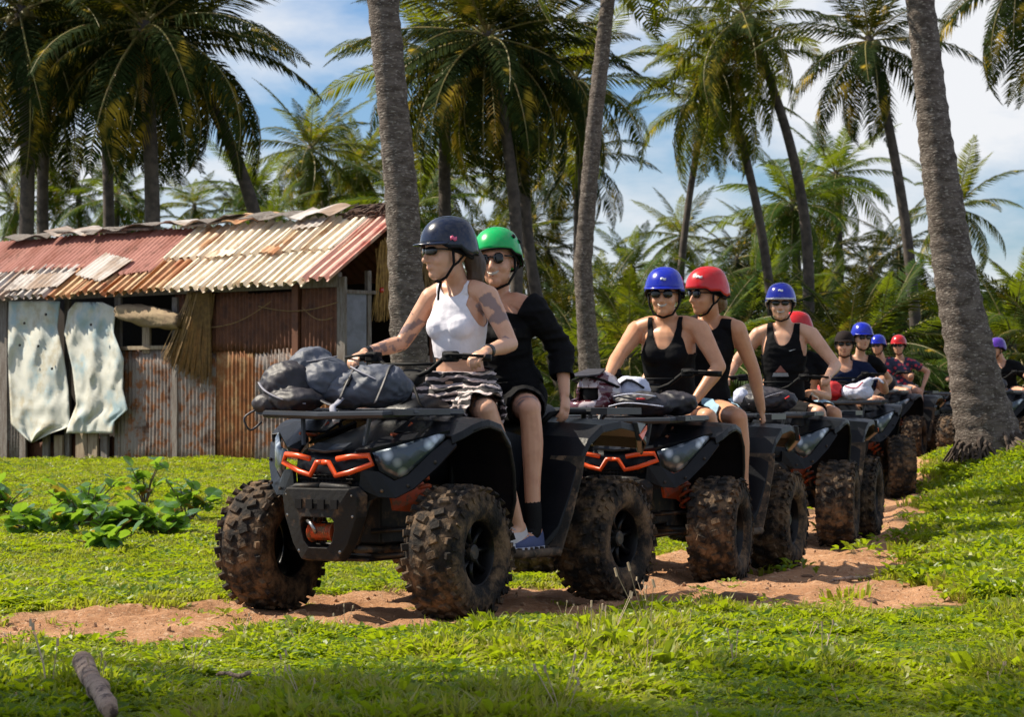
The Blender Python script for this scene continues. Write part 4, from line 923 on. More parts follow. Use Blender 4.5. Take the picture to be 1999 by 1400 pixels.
    for y, z in ((-.19, .60), (.19, .60), (-.19, .50), (.19, .50), (-.12, .33), (.12, .33)): MB().lathe([(-.006, .011), (.008, .009), (.010, .003)], 8, (bx(y, z)-.004, y, z), 'X').obj('bolt', M['steel'], t)
    bp.rings([fr_, md, ii, bk], cap=False); bp.obj('front_bumper', M['plastic_lo'], t, solid=.012, bevel=.004)
    for k in range(4): y = -.105+.07*k; MB().box((bx(y, .555)+.001, y, .555), (.012, .038, .045)).obj('bumper_slot', M['black'], t)
    for s in (-1, 1):
        bb = MB(); bb.tube([(1.04, s*.205, .60), (1.05, s*.15, .635), (1.055, s*.004, .64)], .016, 8); bb.obj('bumper_bar', M['plastic_lo'], t, smooth=True)
    wi = MB(); wi.lathe([(-.07, .045), (-.065, .05), (-.055, .035), (.055, .035), (.065, .05), (.07, .045)], 18, (1.03, 0, .42)); 
    for k in range(9): wi.tube([(1.03+.036*math.cos(a), -.048+.012*k, .42+.036*math.sin(a)) for a in np.linspace(0, 2*PI, 10)], .006, 4)
    wi.obj('winch', M['orange_dull'], t); MB().tube([(1.075, -.06, .475), (1.10, -.02, .46), (1.105, .0, .44), (1.09, .0, .42)], .010, 6).obj('winch_hook', M['steel'], t, smooth=True)
    # racks
    rk = MB(); z = .992
    rk.tube([(.46, -.40, z-.005), (.90, -.42, z), (1.03, -.35, z-.012), (1.06, 0, z-.018), (1.03, .35, z-.012), (.90, .42, z), (.46, .40, z-.005), (.44, 0, z-.005)], .019, 8, closed=True)
    for y in (-.3, -.2, -.1, 0, .1, .2, .3): rk.tube([(.45, y, z), (1.03, y, z-.005)], .011, 6)
    for x_ in (.60, .78, .92): rk.tube([(x_, -.41, z-.008), (x_, .41, z-.008)], .012, 6)
    for s in (-1, 1):
        rk.box((.80, s*.385, z-.002), (.40, .10, .026)); rk.tube([(.93, s*.20, z-.02), (.95, s*.18, .83)], .012, 6); rk.tube([(.55, s*.28, z-.02), (.55, s*.25, .90)], .012, 6)
    rk.obj('front_rack', M['rack'], t, smooth=False, bevel=0)
    rr = MB(); z = .985
    rr.tube([(-.86, -.42, z), (-1.18, -.40, z), (-1.27, -.25, z), (-1.28, 0, z), (-1.27, .25, z), (-1.18, .40, z), (-.86, .42, z), (-.84, 0, z)], .018, 8, closed=True)
    for y in (-.3, -.15, 0, .15, .3): rr.tube([(-.85, y, z), (-1.27, y, z)], .011, 6)
    for s in (-1, 1): rr.box((-1.02, s*.40, z), (.36, .10, .035)); rr.tube([(-1.0, s*.25, z), (-1.0, s*.25, .88)], .013, 6); rr.tube([(-1.2, s*.2, z), (-1.1, s*.2, .8)], .012, 6)
    rr.tube([(-1.25, -.2, z-.01), (-1.30, 0, .80), (-1.25, .2, z-.01)], .013, 6)
    rr.obj('rear_rack', M['rack'], t)
    # seat
    MB().rings([rring(.10, .10, .84, .935), rring(.02, .135, .84, .95), rring(-.15, .15, .82, .945), rring(-.36, .155, .82, .955), rring(-.46, .16, .82, 1.0), rring(-.62, .165, .84, 1.03), rring(-.80, .16, .86, 1.03), rring(-.86, .13, .88, 1.0)]).obj('seat', M['seat'], t, smooth=True)
    # handlebar
    hb = MB(); hb.tube([(.40, 0, .95), (.34, 0, 1.10), (.31, 0, 1.165)], .028, 10)
    hb.tube([(.24, -.42, 1.255), (.285, -.30, 1.262), (.31, -.20, 1.255), (.325, -.12, 1.19), (.32, -.06, 1.17), (.32, .06, 1.17), (.325, .12, 1.19), (.31, .20, 1.255), (.285, .30, 1.262), (.24, .42, 1.255)], .0125, 8); hb.tube([(.318, -.155, 1.225), (.32, .155, 1.225)], .009, 6)
    h = hb.obj('handlebar', M['black'], t, smooth=True)
    for s in (-1, 1):
        MB().tube([(.287, s*.295, 1.262), (.238, s*.43, 1.255)], .0185, 10).obj('grip', M['seat'], h, smooth=True)
        MB().box((.305, s*.235, 1.262), (.06, .075, .055)).obj('control_pod', M['black'], h, bevel=.012)
        MB().tube([(.335, s*.22, 1.27), (.36, s*.26, 1.272), (.325, s*.34, 1.268), (.29, s*.42, 1.262)], [.010, .009, .007, .009], 6).obj('lever', M['black'], h, smooth=True)
    sc_ = MB(); sc_.rings([rring(.35, .055, 1.10, 1.155), rring(.31, .07, 1.12, 1.20), rring(.27, .06, 1.13, 1.195)]); sc_.obj('instrument_pod', M['black'], h, smooth=True)
    MB().tube([(.36, .05, 1.12), (.41, .12, 1.03), (.38, .20, .95)], .008, 5).obj('cable', M['black'], t, smooth=True); MB().tube([(.36, -.05, 1.12), (.42, -.13, 1.05), (.38, -.20, .95)], .008, 5).obj('cable', M['black'], t, smooth=True)
    return t
def theta(d): a = math.radians(d); return math.atan2(-math.cos(a), -math.sin(a))
ATV = {}
def place(t, x, y, th, key, z=None):
    zz = gz(x, y) if z is None else z; t.location = (x, y, zz); t.rotation_euler = (0, 0, theta(th)); ATV[key] = Matrix.Translation((x, y, zz)) @ Matrix.Rotation(theta(th), 4, 'Z')
q1 = make_atv('leading black quad bike with orange nose trim and grey bags on its front rack', .06)
A_SPOTS = {1: (-.334, 13.03, 33, -.005), 2: (.96, 15.96, 21, -.062), 3: (2.07, 19.74, 16.5, -.064), 4: (3.38, 26.36, 5, .01), 5: (5.50, 37.4, 23, .12), 6: (7.62, 42, 34, .10), 7: (7.02, 36.5, 28, .12)}
LB = {2: 'second black quad bike with orange trim, a patterned helmet and black bag on its rack', 3: 'third quad bike, behind the green rimmed red helmet rider, carrying a black and white bag', 4: 'fourth quad bike, seen head on, with red and white bags on its rack',
 5: 'fifth quad bike, small and dark, beside the thin leaning palm trunk', 6: 'far quad bike left of the swollen palm base, mostly hidden by the trunk', 7: 'far quad bike right of the thick leaning palm trunk'}
LB[3] = 'third quad bike in the line, ridden by the man in the black tank top'
for k in range(2, 8):
    c = copy_tree(q1); c['label'] = LB[k]
    if k > 2:
        for ch in list(c.children):
            if ch.name.split('.')[0] in ('orange_grille_trim', 'rack_accent', 'side_accent'): bpy.data.objects.remove(ch)
    ATV[k] = c
cs = {k: ATV[k] for k in range(2, 8)}
place(q1, *A_SPOTS[1][:3], 1, A_SPOTS[1][3])
for k in range(2, 8): place(cs[k], *A_SPOTS[k][:3], k, A_SPOTS[k][3])
# ------------------------------------------------------------------ people
def catmull(pts, rad, k=3):
    P_ = [Vector(p) for p in pts]; out = []; ro = []; n = len(P_)
    for i in range(n-1):
        p0 = P_[max(i-1, 0)]; p1 = P_[i]; p2 = P_[i+1]; p3 = P_[min(i+2, n-1)]
        for j in range(k):
            t = j/k; out.append(.5*((2*p1)+(p2-p0)*t+(2*p0-5*p1+4*p2-p3)*t*t+(-p0+3*p1-3*p2+p3)*t**3))
            r0 = Vector(rad[i]); r1 = Vector(rad[i+1]); ro.append(tuple(r0.lerp(r1, t*t*(3-2*t))))
    out.append(P_[-1]); ro.append(rad[-1]); return out, ro
class Blob(MB):
    def limb(s, pts, rad, ref=None, n=14, infl=0.0, k=3, cap0=True, cap1=True):
        rad = [((r, r) if not hasattr(r, '__len__') else r) for r in rad]; rad = [(a+infl, b+infl) for a, b in rad]
        pts, rad = catmull(pts, rad, k); m = len(pts); rr = []; ref = Vector(ref) if ref is not None else None; prev = None
        fr = []
        for i in range(m):
            t = (pts[min(i+1, m-1)]-pts[max(i-1, 0)]).normalized()
            if ref is not None: x = ref-t*ref.dot(t)
            elif prev is None: x = t.orthogonal()
            else: x = prev-t*prev.dot(t)
            x.normalize(); prev = x; y = t.cross(x); fr.append((pts[i], t, x, y, rad[i]))
        def ring(c, x, y, ra, rb): return [c+x*math.cos(2*PI*q/n)*ra+y*math.sin(2*PI*q/n)*rb for q in range(n)]
        if cap0:
            c, t, x, y, (a, b) = fr[0]; h = min(a, b)
            for e in (.3, .75, 1.15): rr.insert(0, ring(c-t*h*math.sin(e), x, y, a*math.cos(e), b*math.cos(e))) if False else rr.append(None)
            rr = [ring(c-t*h*math.sin(e), x, y, a*math.cos(e), b*math.cos(e)) for e in (1.35, .95, .45)]
        for c, t, x, y, (a, b) in fr: rr.append(ring(c, x, y, a, b))
        if cap1:
            c, t, x, y, (a, b) = fr[-1]; h = min(a, b); rr += [ring(c+t*h*math.sin(e), x, y, a*math.cos(e), b*math.cos(e)) for e in (.45, .95, 1.35)]
        s.rings(rr); return s
    def ell(s, c, r, R=None, n=12):
        c = Vector(c); rr = []
        for i in range(1, n):
            z = math.cos(PI*i/n); q = math.sin(PI*i/n); ring = []
            for k in range(16):
                p = Vector((q*math.cos(2*PI*k/16)*r[0], q*math.sin(2*PI*k/16)*r[1], z*r[2])); ring.append(c+(R @ p if R is not None else p))
            rr.append(ring)
        s.rings(rr); return s
    def remesh(s, vox, smooth=5):
        me = s.mesh('tmp'); o = bpy.data.objects.new('tmp', me); C.objects.link(o)
        q = o.modifiers.new('r', 'REMESH'); q.mode = 'VOXEL'; q.voxel_size = vox; q.use_smooth_shade = True
        if smooth: q = o.modifiers.new('s', 'SMOOTH'); q.factor = .5; q.iterations = smooth
        dg = bpy.context.evaluated_depsgraph_get(); dg.update(); ev = o.evaluated_get(dg); m2 = ev.to_mesh()
        nv = len(m2.vertices); V = np.empty(nv*3, np.float32); m2.vertices.foreach_get('co', V); V = V.reshape(-1, 3)
        NN = np.empty(nv*3, np.float32); m2.vertex_normals.foreach_get('vector', NN); NN = NN.reshape(-1, 3)
        m2.calc_loop_triangles(); T = np.empty(len(m2.loop_triangles)*3, np.int32); m2.loop_triangles.foreach_get('vertices', T); T = T.reshape(-1, 3)
        ev.to_mesh_clear(); bpy.data.objects.remove(o); bpy.data.meshes.remove(me); return V.astype(float), NN.astype(float), T
def npmesh(name, V, T, m, parent, smooth=True, paint=None, loc=None):
    me = bpy.data.meshes.new(name); me.from_pydata(V.tolist(), [], T.tolist()); me.update()
    if paint is not None:
        a = me.color_attributes.new('paint', 'FLOAT_COLOR', 'POINT'); a.data.foreach_set('color', paint.astype(np.float32).reshape(-1))
    return link(name, me, m, parent, smooth=smooth, loc=loc)
def clip(V, T, field, *extra):
    """keep field>0, cutting triangles on the zero line"""
    f = field(V); pos = f > 0; cnt = pos[T].sum(1); keep = T[cnt == 3].tolist(); V = V.tolist(); cache = {}
    def cut(a, b):
        k = (a, b) if a < b else (b, a)
        if k not in cache:
            t = f[k[0]]/(f[k[0]]-f[k[1]]); p, q = V[k[0]], V[k[1]]; cache[k] = len(V); V.append([p[i]+(q[i]-p[i])*t for i in range(3)])
        return cache[k]
    for tri in T[(cnt == 1) | (cnt == 2)]:
        a, b, c = [int(i) for i in tri]
        for _ in range(3):
            if pos[a] and not pos[b] and not pos[c]: keep.append([a, cut(a, b), cut(a, c)]); break
            if not pos[a] and pos[b] and pos[c]: ab, ac = cut(a, b), cut(a, c); keep.append([ab, b, c]); keep.append([ab, c, ac]); break
            a, b, c = b, c, a
    V = np.array(V); T = np.array(keep, int).reshape(-1, 3)
    if len(T) == 0: return V[:0], T
    u, inv = np.unique(T, return_inverse=True); return V[u], inv.reshape(T.shape)
def ik(a, c, l1, l2, pole):
    a, c, pole = Vector(a), Vector(c), Vector(pole); d = c-a; L = d.length; u = d.normalized()
    L = min(L, (l1+l2)*.995); x = (l1*l1-l2*l2+L*L)/(2*L); h = math.sqrt(max(0, l1*l1-x*x)); p = (pole-u*pole.dot(u)).normalized(); return a+u*x+p*h
def skinmat(name, base, warm):
    m, nt, N, K = newmat(name); bs = N('ShaderNodeBsdfPrincipled'); out = N('ShaderNodeOutputMaterial'); K(bs.outputs[0], out.inputs[0])
    v = coords(N, K, (1, 1, 1), False); f, _ = ramp_noise(N, K, v, 9, .4, .65); col = mixc(N, K, f, base, warm)
    at = N('ShaderNodeAttribute'); at.attribute_name = 'paint'; mx = N('ShaderNodeMix'); mx.data_type = 'RGBA'; K(at.outputs['Alpha'], mx.inputs[0]); K(col, mx.inputs[6]); K(at.outputs['Color'], mx.inputs[7])
    K(mx.outputs[2], bs.inputs['Base Color']); bs.inputs['Roughness'].default_value = .42; bs.inputs['Specular IOR Level'].default_value = .4
    bs.inputs['Subsurface Weight'].default_value = .12; bs.inputs['Subsurface Radius'].default_value = (.02, .008, .004); bs.inputs['Subsurface Scale'].default_value = .5
    return m
M['skin_a'] = skinmat('tanned_skin', (.58, .295, .17), (.50, .24, .135)); M['skin_b'] = skinmat('rosy_skin', (.60, .32, .21), (.52, .26, .165)); M['skin_c'] = skinmat('fair_skin', (.63, .36, .245), (.55, .295, .19))
def cloth(name, a, rough=.8, bump=.25): return mat(name, a, tuple(x*.85 for x in a), rough, bump=bump, bscale=22, scale=8, spec=.12)
M['white_cloth'] = cloth('white_ribbed_cloth', (.80, .78, .86)); M['black_cloth'] = cloth('black_cloth', (.005, .005, .0065)); M['navy_cloth'] = cloth('navy_cloth', (.008, .014, .045)); M['denim'] = cloth('light_blue_denim', (.30, .45, .58)); M['sock'] = cloth('black_sock', (.012, .012, .013))
M['grey_short'] = cloth('grey_short', (.16, .17, .2)); M['white_shirt'] = cloth('white_shirt', (.68, .68, .74)); M['shoe_blue'] = cloth('blue_grey_shoe', (.09, .11, .22)); M['shoe_sole'] = mat('white_rubber', (.55, .55, .6), None, .6); M['shoe_white'] = cloth('white_shoe', (.6, .57, .58))
def pattern(name, a, b, kind):
    m, nt, N, K = newmat(name); bs = N('ShaderNodeBsdfPrincipled'); out = N('ShaderNodeOutputMaterial'); K(bs.outputs[0], out.inputs[0]); v = coords(N, K, (1, 1, 1), False)
    if kind == 'zebra':
        wv = N('ShaderNodeTexWave'); wv.bands_direction = 'Z'; wv.inputs['Scale'].default_value = 9; wv.inputs['Distortion'].default_value = 7; wv.inputs['Detail'].default_value = 3; wv.inputs['Detail Scale'].default_value = .8; K(v, wv.inputs['Vector']); src_, p = wv.outputs['Fac'], (.60, .68)
    else:
        wv = N('ShaderNodeTexVoronoi'); wv.inputs['Scale'].default_value = 15; K(v, wv.inputs['Vector']); src_, p = wv.outputs['Distance'], (.38, .30)
    r = N('ShaderNodeMapRange'); r.inputs[1].default_value = p[0]; r.inputs[2].default_value = p[1]; K(src_, r.inputs[0]); K(mixc(N, K, r.outputs[0], a, b), bs.inputs['Base Color']); bs.inputs['Roughness'].default_value = .8; return m
M['zebra'] = pattern('zebra_print_cloth', (.013, .011, .014), (.50, .42, .42), 'zebra'); M['floral'] = pattern('red_flower_print', (.02, .025, .06), (.5, .04, .07), 'dots'); M['camo'] = pattern('patterned_shorts', (.10, .13, .16), (.5, .52, .55), 'dots')
M['lens_dark'] = mat('sunglass_lens', (.004, .004, .005), None, .12, spec=.4, coat=.25); M['hair_dark'] = mat('dark_brown_hair', (.035, .018, .010), (.06, .03, .015), .5, scale=40, stretch=(6, 6, 1)); M['hair_blond'] = mat('dark_blond_hair', (.22, .13, .06), (.14, .08, .04), .5)
M['lip'] = mat('lips', (.42, .10, .085), None, .4); M['teeth'] = mat('teeth', (.55, .50, .44), None, .3)
def shell(name, a, b=None): return mat(name, a, b or tuple(x*.8 for x in a), .25, coat=.3, spec=.4, scale=4)
M['h_navy'] = shell('navy_helmet', (.004, .009, .028), (.007, .013, .038)); M['h_green'] = shell('green_helmet', (.0, .42, .10)); M['h_blue'] = shell('blue_helmet', (.006, .02, .42)); M['h_red'] = shell('red_helmet', (.55, .012, .015)); M['h_purple'] = shell('purple_helmet', (.10, .03, .38)); M['cap'] = cloth('black_cap', (.02, .014, .014)); M['silver'] = mat('silver_rim', (.45, .47, .55), None, .3, .3)
M['white_sticker'] = mat('white_print', (.75, .76, .8), None, .4); M['pink'] = mat('pink_sticker', (.75, .12, .25), None, .4); M['watch'] = mat('black_watch', (.012, .012, .014), None, .25)

def person(key, label, cat_lbl, q, spec):
    """q: quad index; joints in the quad's frame"""
    S = dict(sex='f', vox=.009, skin='skin_a', yaw=0, pitch=0, roll=0, helmet='h_blue', brim=True, hips=(-.12, 0, 1.02), neck=(-.05, 0, 1.585), head=(0, 0, 1.78), sh=None, handL=(.27, .36, 1.285), handR=(.27, -.36, 1.285), poleL=(-.1, .7, -.8), poleR=(-.1, -.7, -.8),
             kneeL=(.20, .33, .99), kneeR=(.20, -.33, .99), footL=(.06, .42, .40), footR=(.06, -.42, .40), legs=True, grip=True, shoe='shoe_white', sock=None, shw=None, hs=1.06)
    S.update(spec); male = S['sex'] == 'm'; r = random.Random(key)
    Mq = ATV[q]; org = Vector(S['hips']); t = thing('person', label, 'person', Mq @ org, 0, 'riders on the quad bikes'); t.rotation_euler = Mq.to_euler()
    def L(p): return Vector(p)-org
    hp, nk, hd = L(S['hips']), L(S['neck']), L(S['head'])
    up = (nk-hp).normalized(); shw = S['shw'] or (.205 if male else .178)
    yaw = S.get('twist', 0); lat = Vector((-math.sin(yaw), math.cos(yaw), S.get('tilt', 0))).normalized(); fwd = lat.cross(up).normalized()
    shL = nk-up*.055+lat*shw-fwd*.01; shR = nk-up*.055-lat*shw-fwd*.01
    if S.get('shL'): shL = L(S['shL'])
    if S.get('shR'): shR = L(S['shR'])
    la, lf = (.31, .28) if male else (.285, .265)
    hl, hr = L(S['handL']), L(S['handR'])
    elL = ik(shL, hl, la, lf, S['poleL']); elR = ik(shR, hr, la, lf, S['poleR'])
    k_ = (1.12 if male else 1.0)*S.get('bulk', 1.0); bk = S.get('bulk', 1.0)
    T0 = nk-hp
    KK = bk
    if male: tor = [(0, .165, .115), (.18, .155, .108), (.36, .150, .10), (.55, .165, .112), (.74, .178, .12), (.88, .165, .10), (.97, .09, .07)]
    else: tor = [(0, .175, .125), (.17, .150, .108), (.34, .125, .092), (.52, .138, .100), (.70, .152, .108), (.85, .145, .092), (.97, .075, .06)]
    def torso(b, infl=0):
        pts = [hp+T0*s_+fwd*(.02*math.sin(PI*s_)-.012) for s_, a, c in tor]; b.limb(pts, [(a*bk, c*bk) for s_, a, c in tor], lat, 18, infl)
        if not male:
            for s_ in (-1, 1): b.ell(hp+T0*.67+fwd*.066*bk+lat*s_*.066, (.058*bk+infl, .068*bk+infl, .064*bk+infl))
            b.ell(hp+T0*.67+fwd*.068*bk, (.048*bk+infl, .085*bk+infl, .060*bk+infl))
        else:
            b.ell(hp+T0*.72+fwd*.05, (.075+infl, .14+infl, .09+infl))
        b.limb([nk-up*.03+lat*.02, shL.lerp(nk, .45)+up*.012, shL], [.055*k_, .05*k_, .052*k_], None, 12, infl); b.limb([nk-up*.03-lat*.02, shR.lerp(nk, .45)+up*.012, shR], [.055*k_, .05*k_, .052*k_], None, 12, infl)
        return b
    def arm(b, sh, el, ha, infl=0, u=1.0):
        d = el-sh; b.limb([sh, sh+d*.3, sh+d*.65, el], [.057*k_, .051*k_, .044*k_, .038*k_], None, 12, infl)
        if u > 1: 
            e = ha-el; b.limb([el, el+e*.28, el+e*.7, ha], [.038*k_, .041*k_, .032*k_, .026*k_], None, 12, infl)
    kL, kR, fL, fR = [L(S[x]) for x in ('kneeL', 'kneeR', 'footL', 'footR')]
    hjL = hp+lat*.085+Vector((.02, 0, -.02)); hjR = hp-lat*.085+Vector((.02, 0, -.02))
    def thigh(b, h, k, infl=0): b.limb([h, h.lerp(k, .35), h.lerp(k, .7), k], [.088, .085, .070, .057], None, 14, infl)
    def shin(b, k, f, infl=0): b.limb([k, k.lerp(f, .28)+Vector((-.015, 0, 0)), k.lerp(f, .65), f], [.055, .057, .043, .036], None, 12, infl)
    b = Blob(); torso(b); b.ell(hp+Vector((-.02, 0, -.02)), (.13, .17, .11))
    arm(b, shL, elL, hl, 0, 2); arm(b, shR, elR, hr, 0, 2)
    if S['legs']:
        thigh(b, hjL, kL); thigh(b, hjR, kR); shin(b, kL, fL); shin(b, kR, fR)
        for f in (fL, fR): b.limb([f+Vector((-.02, 0, -.01)), f+Vector((.06, 0, -.055)), f+Vector((.16, 0, -.075))], [.035, .034, .026], None, 10)
    # neck and head
    h = S['hs']; Rh = Matrix.Rotation(S['yaw'], 3, 'Z') @ Matrix.Rotation(S['pitch'], 3, 'Y') @ Matrix.Rotation(S['roll'], 3, 'X')
    def H(x, y, z): return hd+Rh @ Vector((x*h, y*h, z*h))
    def he(c, rr): b.ell(H(*c), [q_*h for q_ in rr], Rh)
    b.limb([nk-up*.05, nk+up*.02, H(-.02, 0, -.055)], [.062*k_, .052*k_, .052*k_], None, 14)
    he((-.015, 0, .035), (.098, .078, .088)); he((.028, 0, -.015), (.066, .068, .085)); he((.035, 0, -.055), (.055, .055, .055)); he((.062, 0, -.088), (.028, .030, .026)); he((.02, 0, -.072), (.055, .058, .034)); he((.06, 0, .03), (.038, .055, .03))
    for s_ in (-1, 1): he((-.005, s_*.077, -.012), (.018, .010, .030)); he((.062, s_*.036, -.030), (.026, .024, .026)); 
    b.limb([H(.090, 0, .012), H(.104, 0, -.012), H(.112, 0, -.030)], [.008*h, .011*h, .013*h], None, 8); he((.098, .010, -.034), (.009, .008, .007)); he((.098, -.010, -.034), (.009, .008, .007))
    he((.084, 0, -.060), (.016, .024, .012)); he((.088, 0, -.053), (.011, .020, .006)); he((.086, 0, -.066), (.011, .018, .007))
    # hands
    def hand(wr, el, barv, nrm, thumb):
        d = (wr-el).normalized(); barv = Vector(barv).normalized(); nrm = Vector(nrm).normalized()
        if S['grip'] and not thumb.get('open'):
            d = Vector(thumb.get('dir', (1, 0, -.15))).normalized()
        s_ = barv; s_ = (s_-d*s_.dot(d)).normalized(); n_ = d.cross(s_); n_ = n_ if n_.dot(nrm) > 0 else -n_
        pc = wr+d*.05; 
        b.limb([wr-d*.01, wr+d*.03, wr+d*.075], [(.024, .018), (.036, .016), (.040, .014)], s_, 12)
        cur = thumb.get('curl', (.5, 1.3, 1.9))
        for i, (o_, ln) in enumerate([(-.030, .85), (-.010, 1.0), (.011, .95), (.031, .75)]):
            p = wr+d*.078+s_*o_*(thumb.get('flip', 1)); pts = [p-d*.02]; a_ = 0
            for j, sg in enumerate((.040, .026, .022)):
                a_ = cur[j]; dir_ = d*math.cos(a_)+n_*math.sin(a_); p = p+dir_*sg*ln; pts.append(p)
            b.limb(pts, [.0095, .0092, .0085, .007], None, 8, k=2)
        p = wr+d*.022+s_*thumb.get('ts', 1)*.028; b.limb([p, p+d*.022+s_*thumb.get('ts', 1)*.022+n_*.012, p+d*.048+s_*thumb.get('ts', 1)*.018+n_*.030], [.0125, .011, .009], None, 8, k=2)
        return d, s_
    hand(hl, elL, S.get('barL', (-.30, 1, 0)), S.get('nL', (0, 0, -1)), dict(ts=-1, **S.get('hL', {}))); hand(hr, elR, S.get('barR', (-.30, -1, 0)), S.get('nR', (0, 0, -1)), dict(ts=-1, **S.get('hR', {})))
    V, NN, T = b.remesh(S['vox'], 3)
    pa = np.zeros((len(V), 4))
    if S.get('tattoo'):
        for (A, B, rad, sc) in S['tattoo']:
            A = np.array(A(locals()) if callable(A) else A); B = np.array(B(locals()) if callable(B) else B); ab = B-A; tt = np.clip(((V-A) @ ab)/(ab @ ab), 0, 1); d = np.linalg.norm(V-A-tt[:, None]*ab, axis=1)
            near_ = (d < rad) & (tt > .02) & (tt < .98)
            for i in np.nonzero(near_)[0]:
                v_ = Vector(V[i])*sc; n_ = noise.noise(v_)+.5*noise.noise(v_*2.3+Vector((5, 1, 2)))
                if n_ > .06: pa[i] = (.11, .10, .13, min(.72, (n_-.06)*9))
    body = npmesh('body', V, T, M[S['skin']], t, paint=pa)
    # face details
    gl = MB(); 
    for s_ in (-1, 1):
        ctr = H(.096, s_*.034, .010); ax = Rh @ Vector((1, s_*.34, 0)).normalized(); a1 = Rh @ Vector((-s_*.34, 1, 0)).normalized(); a2 = Rh @ Vector((0, 0, 1)); ring = []
        sx, sz = S.get('gl', (.030, .022))
        for dd, sc_ in ((-.003, 1), (.002, 1), (.006, .6)): ring.append([ctr+ax*(dd*h)+a1*math.copysign(abs(math.cos(2*PI*k/14))**.8, math.cos(2*PI*k/14))*sx*h*sc_+a2*math.copysign(abs(math.sin(2*PI*k/14))**.8, math.sin(2*PI*k/14))*sz*h*sc_ for k in range(14)])
        gl.rings(ring); gl.tube([H(.090, s_*.062, .018), H(.05, s_*.078, .016), H(-.005, s_*.084, .008)], .004*h, 5)
    gl.tube([H(.102, -.012, .016), H(.104, 0, .019), H(.102, .012, .016)], .004*h, 5)
    if S.get('glasses', True): gl.obj('sunglasses', M['lens_dark'], t, smooth=True)
    mo = MB(); sm = S.get('smile', 0)
    mw = .033 if sm else .022
    for z0, rr in ((.005, .0045), (-.006, .0055)):
        mo.tube([H(.094-.35*(u*mw)**2/.026-.010*abs(u), u*mw, -.058+z0*(1-abs(u))+(.016*u*u if sm else -.001*u*u)) for u in np.linspace(-1, 1, 7)], [.002, rr*.8*h, rr*h, rr*h, rr*h, rr*.8*h, .002], 6)
    mo.obj('lips', M['lip'], t, smooth=True)
    if sm: MB().tube([H(.098-.014*abs(u), u*mw*.80, -.0575+.013*u*u) for u in np.linspace(-1, 1, 5)], [.003, .0065*h, .0075*h, .0065*h, .003], 6).obj('teeth', M['teeth'], t, smooth=True)
    # helmet
    hk = S['helmet']
    Rt = Matrix.Rotation(S.get('htilt', 0.0), 3, 'Y')
    def Hh(p): return hd+Rh @ (Rt @ Vector(p)*h)
    ns, nr = 28, 12; rings_ = []; rx_, ry_, rz_ = S.get('hsize', (.128, .108, .118)); cz = .036
    for j in range(nr+1):
        e = PI/2*(1-j/nr)*.985; ring = []
        for k in range(ns):
            a_ = 2*PI*k/ns; zz = rz_*math.sin(e); rr = math.cos(e)**.85
            low = (.0 if math.cos(a_) > 0 else -.045*abs(math.cos(a_))**.8-.012) - (.018 if abs(math.sin(a_)) > .8 else 0)
            ring.append(Hh((-.012+rx_*rr*math.cos(a_), ry_*rr*math.sin(a_), cz+.004+zz + low*max(0, (j-nr*.45)/(nr*.55)))))
        rings_.append(ring)
    if hk == 'cap': pass
    hm = MB(); hm.rings(rings_, cap=False); hm.add([Hh((-.012, 0, cz+rz_+.005))]+rings_[0], [(0, 1+k, 1+(k+1) % ns) for k in range(ns)])
    ho = hm.obj('helmet' if hk != 'cap' else 'cap', M[hk], t, smooth=True, solid=.010)
    last = rings_[-1]
    MB().tube(last, .0065 if hk != 'cap' else .003, 6, closed=True).obj('helmet_rim', M['silver'] if S.get('silver') else M['black'], ho, smooth=True)
    if S['brim']:
        bmv = []; nb_ = 13; ext = .055 if hk == 'cap' else .034
        for row, e_ in enumerate((0, .5, 1)):
            for i in range(nb_):
                a_ = -1.15+2.3*i/(nb_-1); q_ = e_*ext*math.cos(a_)**1.0
                bmv.append(Hh((-.012+(rx_+.006)*math.cos(a_)+q_, (ry_+.006)*math.sin(a_), cz+.010-.010*e_)))
        MB().add(bmv, [(r0*nb_+i, r0*nb_+i+1, (r0+1)*nb_+i+1, (r0+1)*nb_+i) for r0 in range(2) for i in range(nb_-1)]).obj('visor', M['silver'] if S.get('silver') else M[hk], ho, smooth=True, solid=.007)
    if S.get('holes'):
        for (a_, e_) in S['holes']:
            rr = math.cos(e_)**.85; c = Vector((rx_*rr*math.cos(a_), ry_*rr*math.sin(a_), rz_*math.sin(e_))); nrm = Vector((c.x/rx_**2, c.y/ry_**2, c.z/rz_**2)).normalized(); c = c+Vector((-.012, 0, cz+.004))
            x_ = nrm.orthogonal().normalized(); y_ = nrm.cross(x_); MB().rings([[Hh(c+nrm*d_+(x_*math.cos(2*PI*k/12)+y_*math.sin(2*PI*k/12))*.0105) for k in range(12)] for d_ in (-.004, .0085)]).obj('vent_hole', M['black'], ho)
    for (a_, e_, wa, we, mm) in S.get('stick', []):
        g = []; 
        for i in range(4):
            for j in range(3):
                aa = a_+wa*(i/3-.5); ee = e_+we*(j/2-.5)+(.3*we*math.sin(i*2.1)); rr = math.cos(ee)**.85; g.append(Hh((-.012+(rx_+.007)*rr*math.cos(aa), (ry_+.007)*rr*math.sin(aa), cz+.004+(rz_+.007)*math.sin(ee))))
        MB().add(g, [(i*3+j, i*3+j+1, i*3+j+4, i*3+j+3) for i in range(3) for j in range(2)]).obj('helmet_sticker', M[mm], ho, solid=.002, smooth=True)
